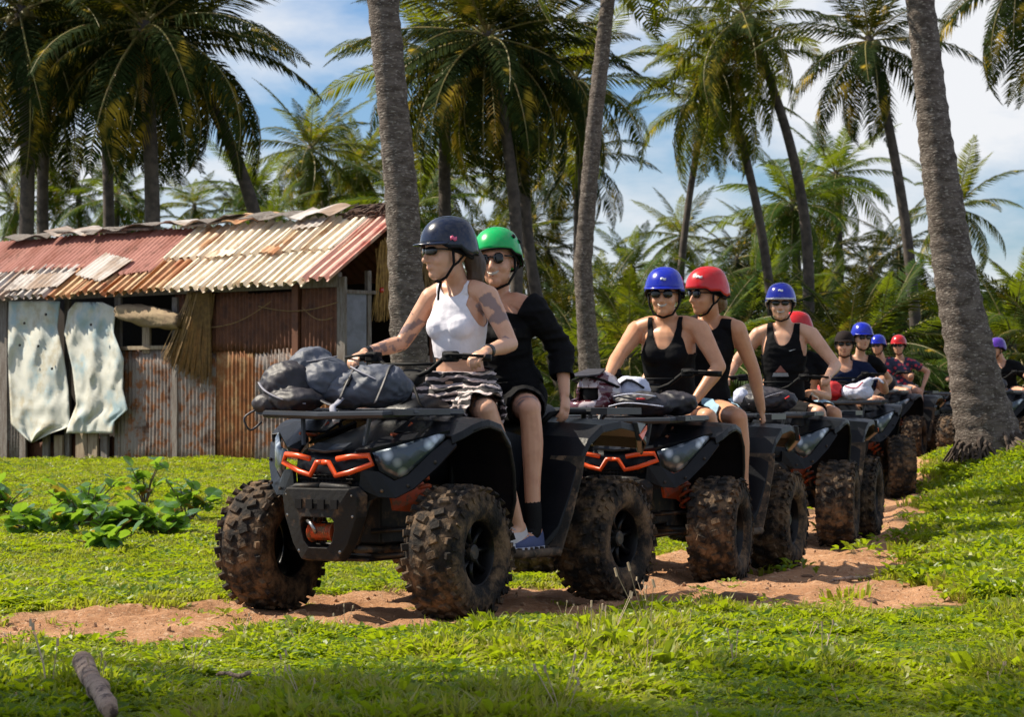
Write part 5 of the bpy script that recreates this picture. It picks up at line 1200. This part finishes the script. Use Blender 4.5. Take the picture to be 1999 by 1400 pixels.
    if hk != 'cap' or S.get('strap'):
        stp = MB()
        for s_ in (-1, 1):
            stp.tube([H(.018, s_*.088, .02), H(.012, s_*.082, -.05), H(.035, s_*.052, -.103), H(.048, 0, -.122)], .0065*h, 5); stp.tube([H(-.045, s_*.088, .0), H(-.01, s_*.083, -.04), H(.012, s_*.080, -.055)], .0055*h, 5)
        if S.get('loose'): stp.tube([H(.042, .01, -.120), H(.058, .02, -.165), H(.066, .03, -.20)], .006*h, 5)
        stp.obj('chin_strap', M['black'], t, smooth=True)
        liner = MB()
        for s_ in (-1, 1): liner.add([H(-.10, s_*.055, -.03), H(-.04, s_*.093, -.015), H(.035, s_*.090, .015), H(.05, s_*.085, .04), H(-.1, s_*.06, .04)], [(0,1,2,3,4)])
        liner.obj('helmet_lining', M['black'], ho, solid=.012)
    if S.get('hair'):
        hb = Blob(); pts, rad = S['hair']; hb.limb([H(*p) for p in pts], [r_*h for r_ in rad], None, 12)
        V2, N2, T2 = hb.remesh(.008, 1)
        for i in range(len(V2)): V2[i] += N2[i]*.008*noise.noise(Vector((V2[i][0]*60, V2[i][1]*60, V2[i][2]*9)))
        npmesh('hair', V2, T2, M[S.get('hairm', 'hair_dark')], t)
    # garments
    env = dict(hp=hp, nk=nk, up=up, lat=lat, fwd=fwd, shL=shL, shR=shR, elL=elL, elR=elR, hl=hl, hr=hr, kL=kL, kR=kR, fL=fL, fR=fR, hjL=hjL, hjR=hjR, T0=T0)
    A_ = lambda v: np.array(v)
    def garment(name, prims, infl, fields, m, amp=.006, fs=9, vox=None, sag=None, belly=0):
        g = Blob()
        for p_ in prims:
            if p_ == 'torso': torso(g, infl)
            if p_ == 'pelvis': g.ell(hp+Vector((-.02, 0, -.02)), (.13+infl, .17+infl, .11+infl))
            if p_ == 'armL': arm(g, shL, elL, hl, infl*1.3, 2)
            if p_ == 'armR': arm(g, shR, elR, hr, infl*1.3, 2)
            if p_ == 'thighL': thigh(g, hjL, kL, infl)
            if p_ == 'thighR': thigh(g, hjR, kR, infl)
        V_, N_, T_ = g.remesh(vox or S['vox']*1.15, 3)
        if amp:
            for i in range(len(V_)):
                v_ = Vector(V_[i]); n_ = .8*noise.noise(Vector((v_.x*fs, v_.y*fs, v_.z*fs*.7))+Vector((key, 0, 0)))+1.3*(.2-abs(noise.noise(Vector((v_.x*fs*.8+v_.z*4, v_.y*fs*.8-v_.z*5, v_.z*fs*2.2))+Vector((0, key, 0))))); V_[i] += N_[i]*amp*n_
        for f in fields: V_, T_ = clip(V_, T_, f)
        if len(T_): o = npmesh(name, V_, T_, m, t); q_ = o.modifiers.new('s', 'SOLIDIFY'); q_.thickness = .004; q_.offset = -1; return o
    up_ = A_(up); lat_ = A_(lat); fw_ = A_(fwd); nk_ = A_(nk); hp_ = A_(hp)
    hgt = lambda V: (V-hp_) @ up_/T0.length      # 0 hips .. 1 neck
    la_ = lambda V: (V-nk_) @ lat_
    fo_ = lambda V: (V-nk_) @ fw_
    def tank(low, neck, wstrap, back=.06, vneck=0):
        """neck: depth of the neckline in front; wstrap: outer strap half distance"""
        def f1(V): return hgt(V)-low
        def f2(V):
            x = np.abs(la_(V)); depth = np.where(fo_(V) > -.01, neck, back)/T0.length; w_ = .082+.0*x
            top = 1.06-(depth+.06)*np.clip(1-(x/w_)**2.2, 0, None)**(.5 if not vneck else 1); return top-hgt(V)
        def f3(V):
            x = np.abs(la_(V)); hh = hgt(V); lim = np.where(hh > .66, wstrap+(.155-wstrap)*np.clip((.86-hh)/.20, 0, 1)**.8, .4); return lim-x
        return [f1, f2, f3]
    for gdef in S.get('wear', []): gdef(locals())
    # shoes and socks
    if S['legs']:
        for kk, f in ((kL, fL), (kR, fR)):
            if S['sock']: Blob().limb([kk.lerp(f, .80), f, f+Vector((.02, 0, -.03))], [.044, .043, .04], None, 12).obj('sock', M[S['sock']], t, smooth=True)
            sh_ = MB(); sh_.rings([[f+Vector((x, y_*w_, z_)) for y_, z_ in ((-1, -.10), (1, -.10), (1.05, -.085), (1.0, -.06), (.7, tz), (-.7, tz), (-1.0, -.06), (-1.05, -.085))] for x, w_, tz in ((-.062, .026, .0), (-.05, .036, .02), (.0, .038, .015), (.05, .040, -.02), (.11, .046, -.045), (.17, .045, -.06), (.205, .032, -.07), (.215, .018, -.078))])
            so = sh_.obj('shoe', M[S['shoe']], t, smooth=True, sub=1)
            MB().rings([[f+Vector((x, y_*w_, z_)) for y_, z_ in ((-1, -.112), (1, -.112), (1, -.088), (-1, -.088))] for x, w_ in ((-.066, .028), (-.05, .040), (.05, .042), (.11, .049), (.17, .048), (.21, .034), (.222, .016))]).obj('sole', M['shoe_sole'], so, bevel=.004)
            lc = MB(); 
            for i in range(4): lc.tube([f+Vector((.05+.022*i, -.022, -.022-.009*i)), f+Vector((.05+.022*i, 0, -.012-.0095*i)), f+Vector((.05+.022*i, .022, -.022-.009*i))], .0035, 4)
            lc.obj('laces', M['shoe_sole'], so)
    if S.get('watch'):
        for a_, b_, m_, w_ in S['watch']:
            a_, b_ = env[a_], env[b_]; d = (b_-a_).normalized(); c = b_-d*w_; MB().rings([[c+d*e_+(d.orthogonal().normalized()*math.cos(2*PI*k/16)+d.cross(d.orthogonal().normalized())*math.sin(2*PI*k/16))*rr for k in range(16)] for e_, rr in ((-.014, .028), (-.012, .034), (.012, .034), (.014, .028))]).obj('wrist_strap', M[m_], t, bevel=.002)
    return t, env, H

# garment makers -------------------------------------------------
def w_tank(m, low=.02, neck=.10, strap=.125, back=.06, infl=.008, amp=.006, pel=True, name='tank_top'):
    def f(e): e['garment'](name, ['torso']+(['pelvis'] if pel else []), infl, e['tank'](low, neck, strap, back), M[m], amp)
    return f
def w_shorts(m, infl=.018, waist=.14, frac=.55, amp=.012, name='shorts', fs=9):
    def f(e):
        hp_, up_, T0 = e['hp_'], e['up_'], e['T0']; fl = [lambda V: waist-e['hgt'](V)]
        def thf(V):
            out = np.full(len(V), 9.)
            for h, k in ((e['hjL'], e['kL']), (e['hjR'], e['kR'])):
                h, k = np.array(h), np.array(k); d = k-h; s = ((V-h) @ d)/(d @ d); dist = np.linalg.norm(V-h-np.clip(s, 0, 1.1)[:, None]*d, axis=1); out = np.where(dist < .16, np.minimum(out, (frac-s)), out)
            return out
        e['garment'](name, ['pelvis', 'torso', 'thighL', 'thighR'], infl, fl+[thf], M[m], amp, fs)
    return f
def w_tee(m, infl=.014, low=.0, sleeve=.55, neck=.03, amp=.010, name='t_shirt', off=None, fs=9, flare=0):
    def f(e):
        def slv(V):
            out = np.full(len(V), 9.)
            for s_, el, h_ in ((e['shL'], e['elL'], e['hl']), (e['shR'], e['elR'], e['hr'])):
                s_, el, h_ = np.array(s_), np.array(el), np.array(h_); d = el-s_; t_ = ((V-s_) @ d)/(d @ d); dist = np.linalg.norm(V-s_-np.clip(t_, 0, 1)[:, None]*d, axis=1); 
                d2 = h_-el; t2 = ((V-el) @ d2)/(d2 @ d2); dist2 = np.linalg.norm(V-el-np.clip(t2, 0, 1)[:, None]*d2, axis=1)
                if sleeve <= 1: out = np.where((dist < .10+infl*2) & (t_ > .25), np.minimum(out, sleeve-t_), out); out = np.where((dist2 < .085+infl*2) & (dist2 < dist) & (t2 > .05), -1., out)
                else: out = np.where((dist2 < .09+infl*2) & (dist2 <= dist+.02) & (t2 > 0), np.minimum(out, sleeve-1-t2), out)
            return out
        fl = [lambda V: e['hgt'](V)-low, slv]
        if off: fl.append(lambda V: off(e, V))
        else: fl.append(lambda V: 1.0-neck/e['T0'].length-.10*np.clip(1-(np.abs(e['la_'](V))/.085)**2, 0, None)*(e['fo_'](V) > 0)-e['hgt'](V) + np.where(np.abs(e['la_'](V)) > .085, .2, 0))
        e['garment'](name, ['torso', 'pelvis', 'armL', 'armR'], infl, fl, M[m], amp, fs)
    return f
# ------------------------------------------------------------------ the riders
person(1, 'tattooed woman in a white crop top and navy helmet driving the leading quad', '', 1, dict(vox=.0065, skin='skin_c', bulk=1.05, hs=1.18, yaw=-.50, pitch=.03, hips=(-.14, .0, 1.03), neck=(-.06, .03, 1.625), head=(.02, .02, 1.79),
    helmet='h_navy', handL=(.205, .375, 1.285), handR=(.205, -.365, 1.285), poleL=(-.25, .55, -.9), poleR=(-.2, -.6, -.9), kneeL=(.16, .35, 1.0), kneeR=(.2, -.35, 1.0), footL=(.0, .43, .42), footR=(.04, -.43, .42), gl=(.036, .019),
    shoe='shoe_white', loose=True, htilt=.0, hL=dict(dir=(1, .0, -.25), flip=1), hR=dict(dir=(1, 0, -.25)), stick=[(1.30, .16, .22, .14, 'pink')], twist=-.05,
    hair=([(-.10, .02, .0), (-.125, .02, -.05), (-.120, .02, -.11), (-.10, .01, -.15)], [.045, .048, .040, .02]), watch=[('elL', 'hl', 'watch', .035), ('elR', 'hr', 'watch', .02)],
    tattoo=[(lambda e: e['shL']*1.0, lambda e: e['elL'], .075, 15), (lambda e: e['shR'].lerp(e['elR'], .4), lambda e: e['elR'], .06, 22), (lambda e: e['elR'], lambda e: e['hr'], .045, 26), (lambda e: e['hjL'].lerp(e['kL'], .6), lambda e: e['kL'], .08, 16)],
    wear=[w_tank('white_cloth', .40, .045, .098, .05, .008, .004, False, 'crop_top'), w_shorts('zebra', .040, .30, 1.04, .045, 'wrap_trousers', 11)]))
def blouse_off(e, V):
    x = e['la_'](V); h = (V-e['nk_']) @ e['up_']; return -(h+.045-.0*x) - np.where(x > .02, .35*np.clip(x-.05, 0, .3), 0) + np.where(x > .15, .12*(x-.15)/.06, 0) + np.where(x < -.05, .1, 0)
person(2, 'smiling woman in a green helmet and loose black off shoulder top riding behind the driver', '', 1, dict(vox=.0068, skin='skin_b', bulk=1.07, hs=1.17, yaw=.30, pitch=-.02, roll=.10, hips=(-.57, .02, 1.05), neck=(-.49, .0, 1.575), head=(-.45, .015, 1.765), smile=1, brim=False, helmet='h_green', htilt=-.12, gl=(.022, .025),
    handL=(-.60, .335, 1.075), handR=(-.35, -.25, 1.15), poleL=(-1, .15, -.2), poleR=(-.4, -.8, -.4), kneeL=(-.13, .42, .995), kneeR=(-.12, -.42, .995), footL=(-.12, .45, .40), footR=(-.12, -.45, .42), shoe='shoe_blue', sock='sock',
    hL=dict(open=1, curl=(.35, .8, 1.2)), barL=(1, 0, 0), nL=(0, -1, 0), hR=dict(open=1, curl=(.2, .4, .6)), holes=[(1.18, .55), (1.62, .42), (-1.2, .55)], hairm='hair_dark', tattoo=[(lambda e: e['hjL'].lerp(e['kL'], .7), lambda e: e['kL'], .08, 18)],
    wear=[w_tee('black_cloth', .019, -.22, 1.62, .0, .020, 'black_blouse', blouse_off, 7), w_shorts('black_cloth', .02, .2, .62)]))
person(3, 'woman in a blue helmet and scoop necked black tank top driving the second quad', '', 2, dict(vox=.0078, skin='skin_a', yaw=.16, pitch=.02, bulk=1.16, hs=1.12, hips=(-.12, 0, 1.0), neck=(-.03, .0, 1.585), head=(.035, .0, 1.745), smile=1, helmet='h_blue', shw=.205, gl=(.027, .024), stick=[(.1, .42, .3, .12, 'silver')],
    handL=(.16, .24, 1.10), handR=(.42, -.24, 1.24), poleL=(-.1, 1, -.3), poleR=(-.3, -1, -.4), hL=dict(open=1, curl=(.4, .9, 1.3)), hR=dict(open=1, curl=(.3, .6, .9)), barL=(0, 1, 0), wear=[w_tank('black_cloth', -.1, .155, .112, .1, .009, .006), w_shorts('black_cloth', .02, .14, .7)]))
person(4, 'woman in a red helmet and sleeveless black top, passenger on the second quad', '', 2, dict(vox=.0085, skin='skin_a', yaw=-.62, pitch=.05, roll=-.03, bulk=1.1, hs=1.1, hips=(-.60, .06, 1.04), neck=(-.53, .13, 1.60), head=(-.455, .125, 1.765), brim=False, helmet='h_red', hsize=(.134, .112, .124), hairm='hair_blond', gl=(.026, .025), stick=[(.55, .55, .35, .12, 'white_sticker')],
    handL=(-.70, .42, 1.03), handR=(-.3, -.3, 1.1), poleL=(-.5, .8, 0), poleR=(-.5, -.8, 0), kneeL=(-.10, .44, .985), kneeR=(-.1, -.44, .98), footL=(-.14, .46, .42), footR=(-.12, -.46, .42), hL=dict(open=1, curl=(.5, 1.0, 1.4)), barL=(1, 0, 0), nL=(0, -1, 0),
    hair=([(-.08, 0, -.02), (-.10, 0, -.06), (-.09, 0, -.09)], [.055, .045, .02]), wear=[w_tank('black_cloth', -.05, .05, .150, .03, .010, .006, True, 'sleeveless_top'), w_shorts('denim', .018, .16, .62)]))
def logo(e):   # small crest and tick on the tank top
    pass
t5, e5, H5 = person(5, 'young man in a black tank top and silver visored blue helmet, third quad', '', 3, dict(sex='m', vox=.0095, skin='skin_c', hips=(-.12, 0, 1.02), neck=(-.06, .02, 1.65), head=(.0, .0, 1.825), helmet='h_blue', silver=True, smile=1, yaw=.18, gl=(.028, .019), stick=[(.0, .5, .35, .12, 'white_sticker')],
    handL=(.20, .40, 1.27), handR=(.20, -.37, 1.27), wear=[w_tank('black_cloth', -.05, .13, .128, .06, .010, .008), w_shorts('black_cloth', .03, .14, .9)]))
def on_chest(t, e, pts, m, name, z0, y0, sc):
    T0, hp, fwd, lat, up = e['T0'], e['hp'], e['fwd'], e['lat'], e['up']; b = hp+T0*z0+fwd*.152+lat*y0
    MB().add([b+lat*(x*sc)+up*(z*sc)-fwd*abs(x*sc)*.12 for x, z in pts], [tuple(range(len(pts)))]).obj(name, M[m], t, solid=.003)
M['crest_grey'] = mat('grey_print', (.34, .33, .34), None, .7); M['crest_red'] = mat('dull_red_print', (.35, .13, .10), None, .7); M['green_print'] = mat('green_print', (.02, .12, .06), None, .7)
on_chest(t5, e5, [(-1, 0), (1, 0), (.85, .42), (-.85, .42)], 'crest_grey', 'shirt_print_letters', .42, 0, .065); on_chest(t5, e5, [(-.7, .5), (.7, .5), (.25, 1.0), (0, 1.35), (-.25, 1.0)], 'crest_red', 'shirt_print_crest', .42, 0, .065)
on_chest(t5, e5, [(-1, -.1), (-.6, -.25), (1, .35), (-.6, -.05)], 'white_sticker', 'shirt_tick', .74, .09, .028)
person(6, 'passenger in a red helmet almost hidden behind the man in the black tank top', '', 3, dict(vox=.012, skin='skin_a', yaw=-1.5, hips=(-.62, .08, 1.02), neck=(-.58, .02, 1.44), head=(-.53, .015, 1.62), helmet='h_red', brim=False, handL=(-.3, .2, 1.15), handR=(-.3, -.2, 1.15), poleL=(-.6, .3, -.6), poleR=(-.6, -.3, -.6), kneeL=(-.12, .40, .98), kneeR=(-.12, -.4, .98), footL=(-.12, .44, .42), footR=(-.12, -.44, .42),
    hL=dict(open=1), hR=dict(open=1), hair=([(.03, .05, -.05), (.0, .06, -.10), (-.03, .05, -.16)], [.04, .04, .02]), wear=[w_tee('black_cloth', .012, -.05, .4), w_shorts('denim', .02, .16, .6)]))
t7, e7, H7 = person(7, 'man in a black cap and navy t-shirt driving the fourth quad', '', 4, dict(sex='m', vox=.012, skin='skin_b', hips=(-.12, 0, .93), neck=(-.05, .04, 1.37), head=(.0, .04, 1.565), helmet='cap', strap=True, hsize=(.112, .094, .100), gl=(.028, .019), handL=(.20, .40, 1.25), handR=(.20, -.38, 1.25), hs=1.05,
    wear=[w_tee('navy_cloth', .016, -.05, .72, .02, .010), w_shorts('black_cloth', .03, .14, .9)]))
on_chest(t7, e7, [(-1, -1), (1, -1), (1, 1), (-1, 1)], 'white_sticker', 'shirt_badge', .70, .10, .013)
person(8, 'passenger in a blue helmet looking over the shoulder of the man in the black cap', '', 4, dict(vox=.012, skin='skin_c', hips=(-.60, .14, 1.0), neck=(-.55, .22, 1.44), head=(-.50, .245, 1.645), yaw=.3, helmet='h_blue', hairm='hair_dark', handL=(-.60, .38, 1.06), handR=(-.35, -.2, 1.15), poleL=(-.6, .6, -.2), poleR=(-.4, -.8, -.4), kneeL=(-.12, .42, .98), kneeR=(-.12, -.42, .98), footL=(-.12, .44, .42), footR=(-.12, -.44, .42),
    hL=dict(open=1), hR=dict(open=1), wear=[w_tee('black_cloth', .012, -.05, .5), w_shorts('black_cloth', .02, .14, .7)]))
person(9, 'rider in a blue helmet and red flowered dark shirt on the fifth quad', '', 5, dict(sex='m', vox=.013, skin='skin_b', hips=(-.12, -.1, 1.0), neck=(-.05, -.12, 1.44), head=(.0, -.16, 1.655), yaw=-.1, helmet='h_blue', handL=(.20, .40, 1.25), handR=(.20, -.38, 1.25), wear=[w_tee('floral', .018, -.05, .6, .02, .010), w_shorts('grey_short', .03, .14, .8)]))
person(10, 'passenger in a red helmet behind the flowered shirt on the fifth quad', '', 5, dict(vox=.013, skin='skin_b', hips=(-.60, .05, 1.04), neck=(-.55, .03, 1.46), head=(-.50, .02, 1.66), yaw=.1, helmet='h_red', handL=(-.60, .36, 1.06), handR=(-.35, -.2, 1.15), poleL=(-.6, .6, -.2), poleR=(-.4, -.8, -.4), kneeL=(-.12, .42, .98), kneeR=(-.12, -.42, .98), footL=(-.12, .44, .42), footR=(-.12, -.44, .42),
    hL=dict(open=1), hR=dict(open=1), wear=[w_tee('floral', .012, -.05, .5), w_shorts('grey_short', .02, .14, .7)]))
person(11, 'rider in a white shirt and patterned shorts half hidden by the thick palm trunk', '', 6, dict(sex='m', vox=.013, skin='skin_b', hips=(-.12, 0, 1.0), neck=(-.06, -.06, 1.52), head=(.0, -.05, 1.73), helmet='h_blue', handL=(.20, .40, 1.25), handR=(.20, -.38, 1.25), wear=[w_tee('white_shirt', .018, -.05, .5, .02, .010), w_shorts('camo', .03, .14, .85)]))
person(12, 'rider in a purple helmet and black shirt just right of the thick palm trunk', '', 7, dict(sex='m', vox=.013, skin='skin_b', hips=(-.12, 0, 1.0), neck=(-.02, -.05, 1.40), head=(.05, -.10, 1.59), yaw=-.5, helmet='h_purple', handL=(.20, .40, 1.25), handR=(.20, -.38, 1.25), wear=[w_tee('black_cloth', .018, -.05, .8, .02, .010), w_shorts('navy_cloth', .03, .14, .85)]))

# ------------------------------------------------------------------ bags and the helmet on the racks
M['bag_grey'] = mat('grey_backpack_cloth', (.05, .06, .085), (.085, .095, .13), .6, scale=5, bump=.35, bscale=14); M['bag_black'] = mat('black_bag_cloth', (.010, .009, .014), (.026, .023, .033), .55, scale=5, bump=.3, bscale=14); M['bag_red'] = mat('red_bag_cloth', (.55, .012, .015), (.42, .01, .012), .6, bump=.3); M['bag_white'] = mat('pale_bag_cloth', (.55, .58, .70), (.46, .48, .62), .7, bump=.3)
M['bag_strap'] = mat('pale_webbing', (.30, .30, .36), (.2, .2, .25), .7); M['h_maroon'] = mat('white_and_maroon_helmet_shell', (.52, .44, .46), (.10, .02, .03), .2, scale=5, p=(.47, .50), coat=.7)
def bag(name, label, cat, q, c, parts, m, group=None, vox=.009, amp=.016, straps=(), fs=9, seed=1):
    t = thing(name, label, cat, ATV[q] @ Vector(c), 0, group); t.rotation_euler = ATV[q].to_euler()
    for i, (nm, els, mm) in enumerate(parts):
        b = Blob()
        for (cc, rr, eu) in els: b.ell(cc, rr, Euler(eu).to_matrix())
        V, N_, T = b.remesh(vox, 4)
        for k in range(len(V)):
            v = Vector(V[k]); n = noise.noise(v*fs*.6+Vector((seed, i, 0)))*.5+1.5*(.18-abs(noise.noise(Vector((v.x*fs*1.1+v.z*4, v.y*fs*.8, v.z*fs*1.3-v.y*5))+Vector((seed*3, 0, 1)))))+.9*(.15-abs(noise.noise(Vector((v.x*fs*2.6-v.z*9, v.y*fs*2.2+v.z*8, v.z*fs*2.4))+Vector((seed, 4, 1))))); V[k] += N_[k]*amp*n
        npmesh(nm, V, T, M[mm or m], t)
    for (nm, pts, r, mm) in straps: MB().tube(catmull(pts, [(r, r)]*len(pts), 4)[0], r, 6, flat=.4).obj(nm, M[mm], t, smooth=True)
    return t
bag('backpack', 'crumpled grey backpack lying on the front rack of the leading quad', 'backpack', 1, (.74, -.09, 1.0), [
  ('main_pocket', [((-.06, .14, .115), (.15, .19, .11), (0, 0, .3)), ((-.02, .02, .10), (.16, .18, .10), (0, 0, 0))], 'bag_grey'),
  ('front_pocket', [((.04, -.17, .19), (.12, .13, .125), (.5, .3, .2)), ((.05, -.08, .15), (.13, .13, .11), (.2, .2, 0))], 'bag_grey')], 'bag_grey', straps=[
  ('shoulder_strap', [(.10, .06, .06), (.20, .10, .03), (.26, .12, .01), (.28, .16, -.06)], .016, 'bag_strap'), ('shoulder_strap', [(.13, -.20, .22), (.18, -.10, .10), (.20, .02, .04), (.22, .10, .02)], .014, 'bag_black'), ('binding', [(-.06, -.23, .27), (.05, -.27, .24), (.15, -.24, .13), (.16, -.12, .07)], .009, 'bag_strap'),
  ('compression_strap', [(.11, .26, .03), (.06, .27, .12), (-.04, .24, .21), (-.12, .2, .2)], .012, 'bag_black'), ('compression_strap', [(.15, .08, .05), (.10, .09, .14), (.0, .07, .21), (-.1, .04, .18)], .012, 'bag_black'), ('buckle', [(.115, .09, .115), (.085, .09, .155)], .02, 'black'), ('side_seam', [(.13, -.28, .15), (.14, -.18, .22), (.12, -.08, .24), (.06, .0, .26)], .006, 'bag_strap'), ('zip', [(.02, .05, .21), (.07, .14, .185), (.05, .24, .14)], .006, 'bag_strap')], amp=.014, seed=2)
bag('backpack', 'black bag strapped on the front corner of the leading quad rack beside the grey backpack', 'backpack', 1, (.88, -.33, 1.0), [
  ('main_pocket', [((.0, .0, .115), (.13, .15, .125), (.3, 0, .2)), ((.06, .10, .05), (.12, .15, .06), (0, 0, 0))], None), ('side_pocket', [((.08, -.06, .03), (.07, .08, .05), (0, 0, 0))], 'bag_black')], 'bag_black', straps=[
  ('compression_strap', [(.12, .20, .03), (.17, .10, .05), (.15, -.02, .09), (.10, -.10, .13)], .010, 'bag_strap'), ('hanging_loop', [(.10, -.12, .0), (.14, -.16, -.04), (.12, -.14, -.10), (.08, -.10, -.06)], .014, 'bag_black')], amp=.012, seed=5)
bag('backpack', 'black and white bag lying flat on the second quad rack', 'backpack', 2, (.76, .10, 1.0), [
  ('main_pocket', [((-.02, .02, .07), (.20, .19, .075), (0, 0, 0)), ((-.12, .16, .08), (.10, .14, .08), (0, 0, 0))], None), ('flap', [((.10, -.02, .11), (.08, .14, .035), (0, .4, 0))], 'bag_black')], 'bag_black', straps=[
  ('piping', [(.16, -.16, .06), (.20, -.05, .08), (.20, .06, .075), (.15, .17, .06)], .011, 'bag_white'), ('piping', [(.12, -.14, .12), (.17, -.02, .135), (.13, .12, .12)], .010, 'bag_white'), ('red_tab', [(.19, .02, .105), (.185, .07, .105)], .014, 'h_red')], vox=.01, seed=7)
bag('backpack', 'white bag with a black strap behind the patterned helmet on the second quad', 'bag', 2, (.50, -.06, 1.02), [('main_pocket', [((0, 0, .12), (.10, .12, .11), (0, 0, 0))], 'bag_white')], 'bag_white', vox=.012, straps=[('strap', [(.08, -.10, .10), (.09, 0, .20), (.06, .1, .15)], .018, 'bag_black')], seed=9)
bag('backpack', 'black bag with a pale corner on the third quad rack', 'backpack', 3, (.74, .03, 1.0), [('main_pocket', [((0, 0, .09), (.20, .24, .10), (0, 0, 0)), ((-.08, -.12, .11), (.13, .14, .11), (0, 0, 0))], None), ('pale_pocket', [((.08, -.17, .12), (.08, .07, .06), (.4, 0, 0))], 'bag_white')], 'bag_black', vox=.012, straps=[
  ('strap', [(.16, -.10, .06), (.18, .05, .12), (.13, .15, .15)], .010, 'bag_strap'), ('red_tab', [(.16, .17, .10), (.15, .20, .12)], .016, 'h_red')], seed=11)
bag('bag', 'bright red bag on the left side of the fourth quad rack', 'bag', 4, (.80, -.17, 1.0), [('pouch', [((0, 0, .07), (.15, .16, .09), (0, 0, 0)), ((0, .06, .11), (.10, .10, .09), (0, 0, 0))], None)], 'bag_red', vox=.014, seed=12)
bag('bag', 'pale blue white bag with a handle beside the red bag on the fourth quad rack', 'bag', 4, (.82, .13, 1.0), [('pouch', [((0, 0, .08), (.14, .17, .09), (0, 0, 0)), ((0, .06, .15), (.10, .13, .05), (.5, 0, 0))], None)], 'bag_white', vox=.014, straps=[('red_strap', [(.12, -.12, .14), (.15, -.02, .12), (.1, .05, .18)], .016, 'h_red'), ('handle', [(.0, .10, .18), (.0, .20, .22), (.02, .26, .17)], .03, 'bag_white')], seed=13)
bag('bag', 'black bag with a red top on the fifth quad rack', 'bag', 5, (.74, .05, 1.0), [('pouch', [((0, 0, .12), (.18, .26, .15), (0, 0, 0))], None), ('red_top', [((0, -.02, .27), (.12, .20, .05), (0, 0, 0))], 'bag_red')], 'bag_black', vox=.016, seed=14)
bag('bag', 'dark bundle on the far quad rack right of the thick trunk', 'bag', 7, (.74, .05, 1.0), [('pouch', [((0, 0, .09), (.18, .22, .11), (0, 0, 0))], None)], 'bag_black', vox=.016, seed=15)
# full face helmet on the second quad
t = thing('full_face_helmet', 'white and maroon full face helmet resting on the second quad rack', 'helmet', ATV[2] @ Vector((.74, -.20, 1.005))); t.rotation_euler = (ATV[2] @ Matrix.Rotation(-.35, 4, 'Z')).to_euler()
b = Blob(); b.ell((-.02, 0, .14), (.155, .125, .135)); b.limb([(.06, .11, .07), (.16, .07, .055), (.185, 0, .055), (.16, -.07, .055), (.06, -.11, .07)], [.035, .032, .034, .032, .035], None); V, N_, T = b.remesh(.008, 2)
inside = lambda V: np.maximum(np.maximum(np.abs(V[:, 1])/.085-1, np.abs(V[:, 2]-.125)/.042-1), (.06-V[:, 0])/.05)
V, T = clip(V, T, inside); V, T = clip(V, T, lambda V: V[:, 2]-.012); o = npmesh('shell', V, T, M['h_maroon'], t); q_ = o.modifiers.new('s', 'SOLIDIFY'); q_.thickness = .02; q_.offset = -1
b = Blob(); b.ell((-.03, 0, .13), (.12, .10, .11)); V, N_, T = b.remesh(.012, 1); npmesh('lining', V, T, M['black'], t)
MB().add([(.10, -.10, .245), (.10, .10, .245), (.19, .075, .235), (.21, 0, .232), (.19, -.075, .235), (.0, -.07, .277), (.0, .07, .277)], [(0,1,2,3,4),(0,5,6,1)]).obj('peak', M['bag_black'], t, solid=.008)
for z_, ex in ((.20, .0),): MB().tube([(-.05, .125, z_-.03), (.08, .115, z_+.01), (.10, 0, z_+.035), (.08, -.115, z_+.01), (-.05, -.125, z_-.03)], .014, 6, flat=.5).obj('goggle_strap', M['black'], t, smooth=True)
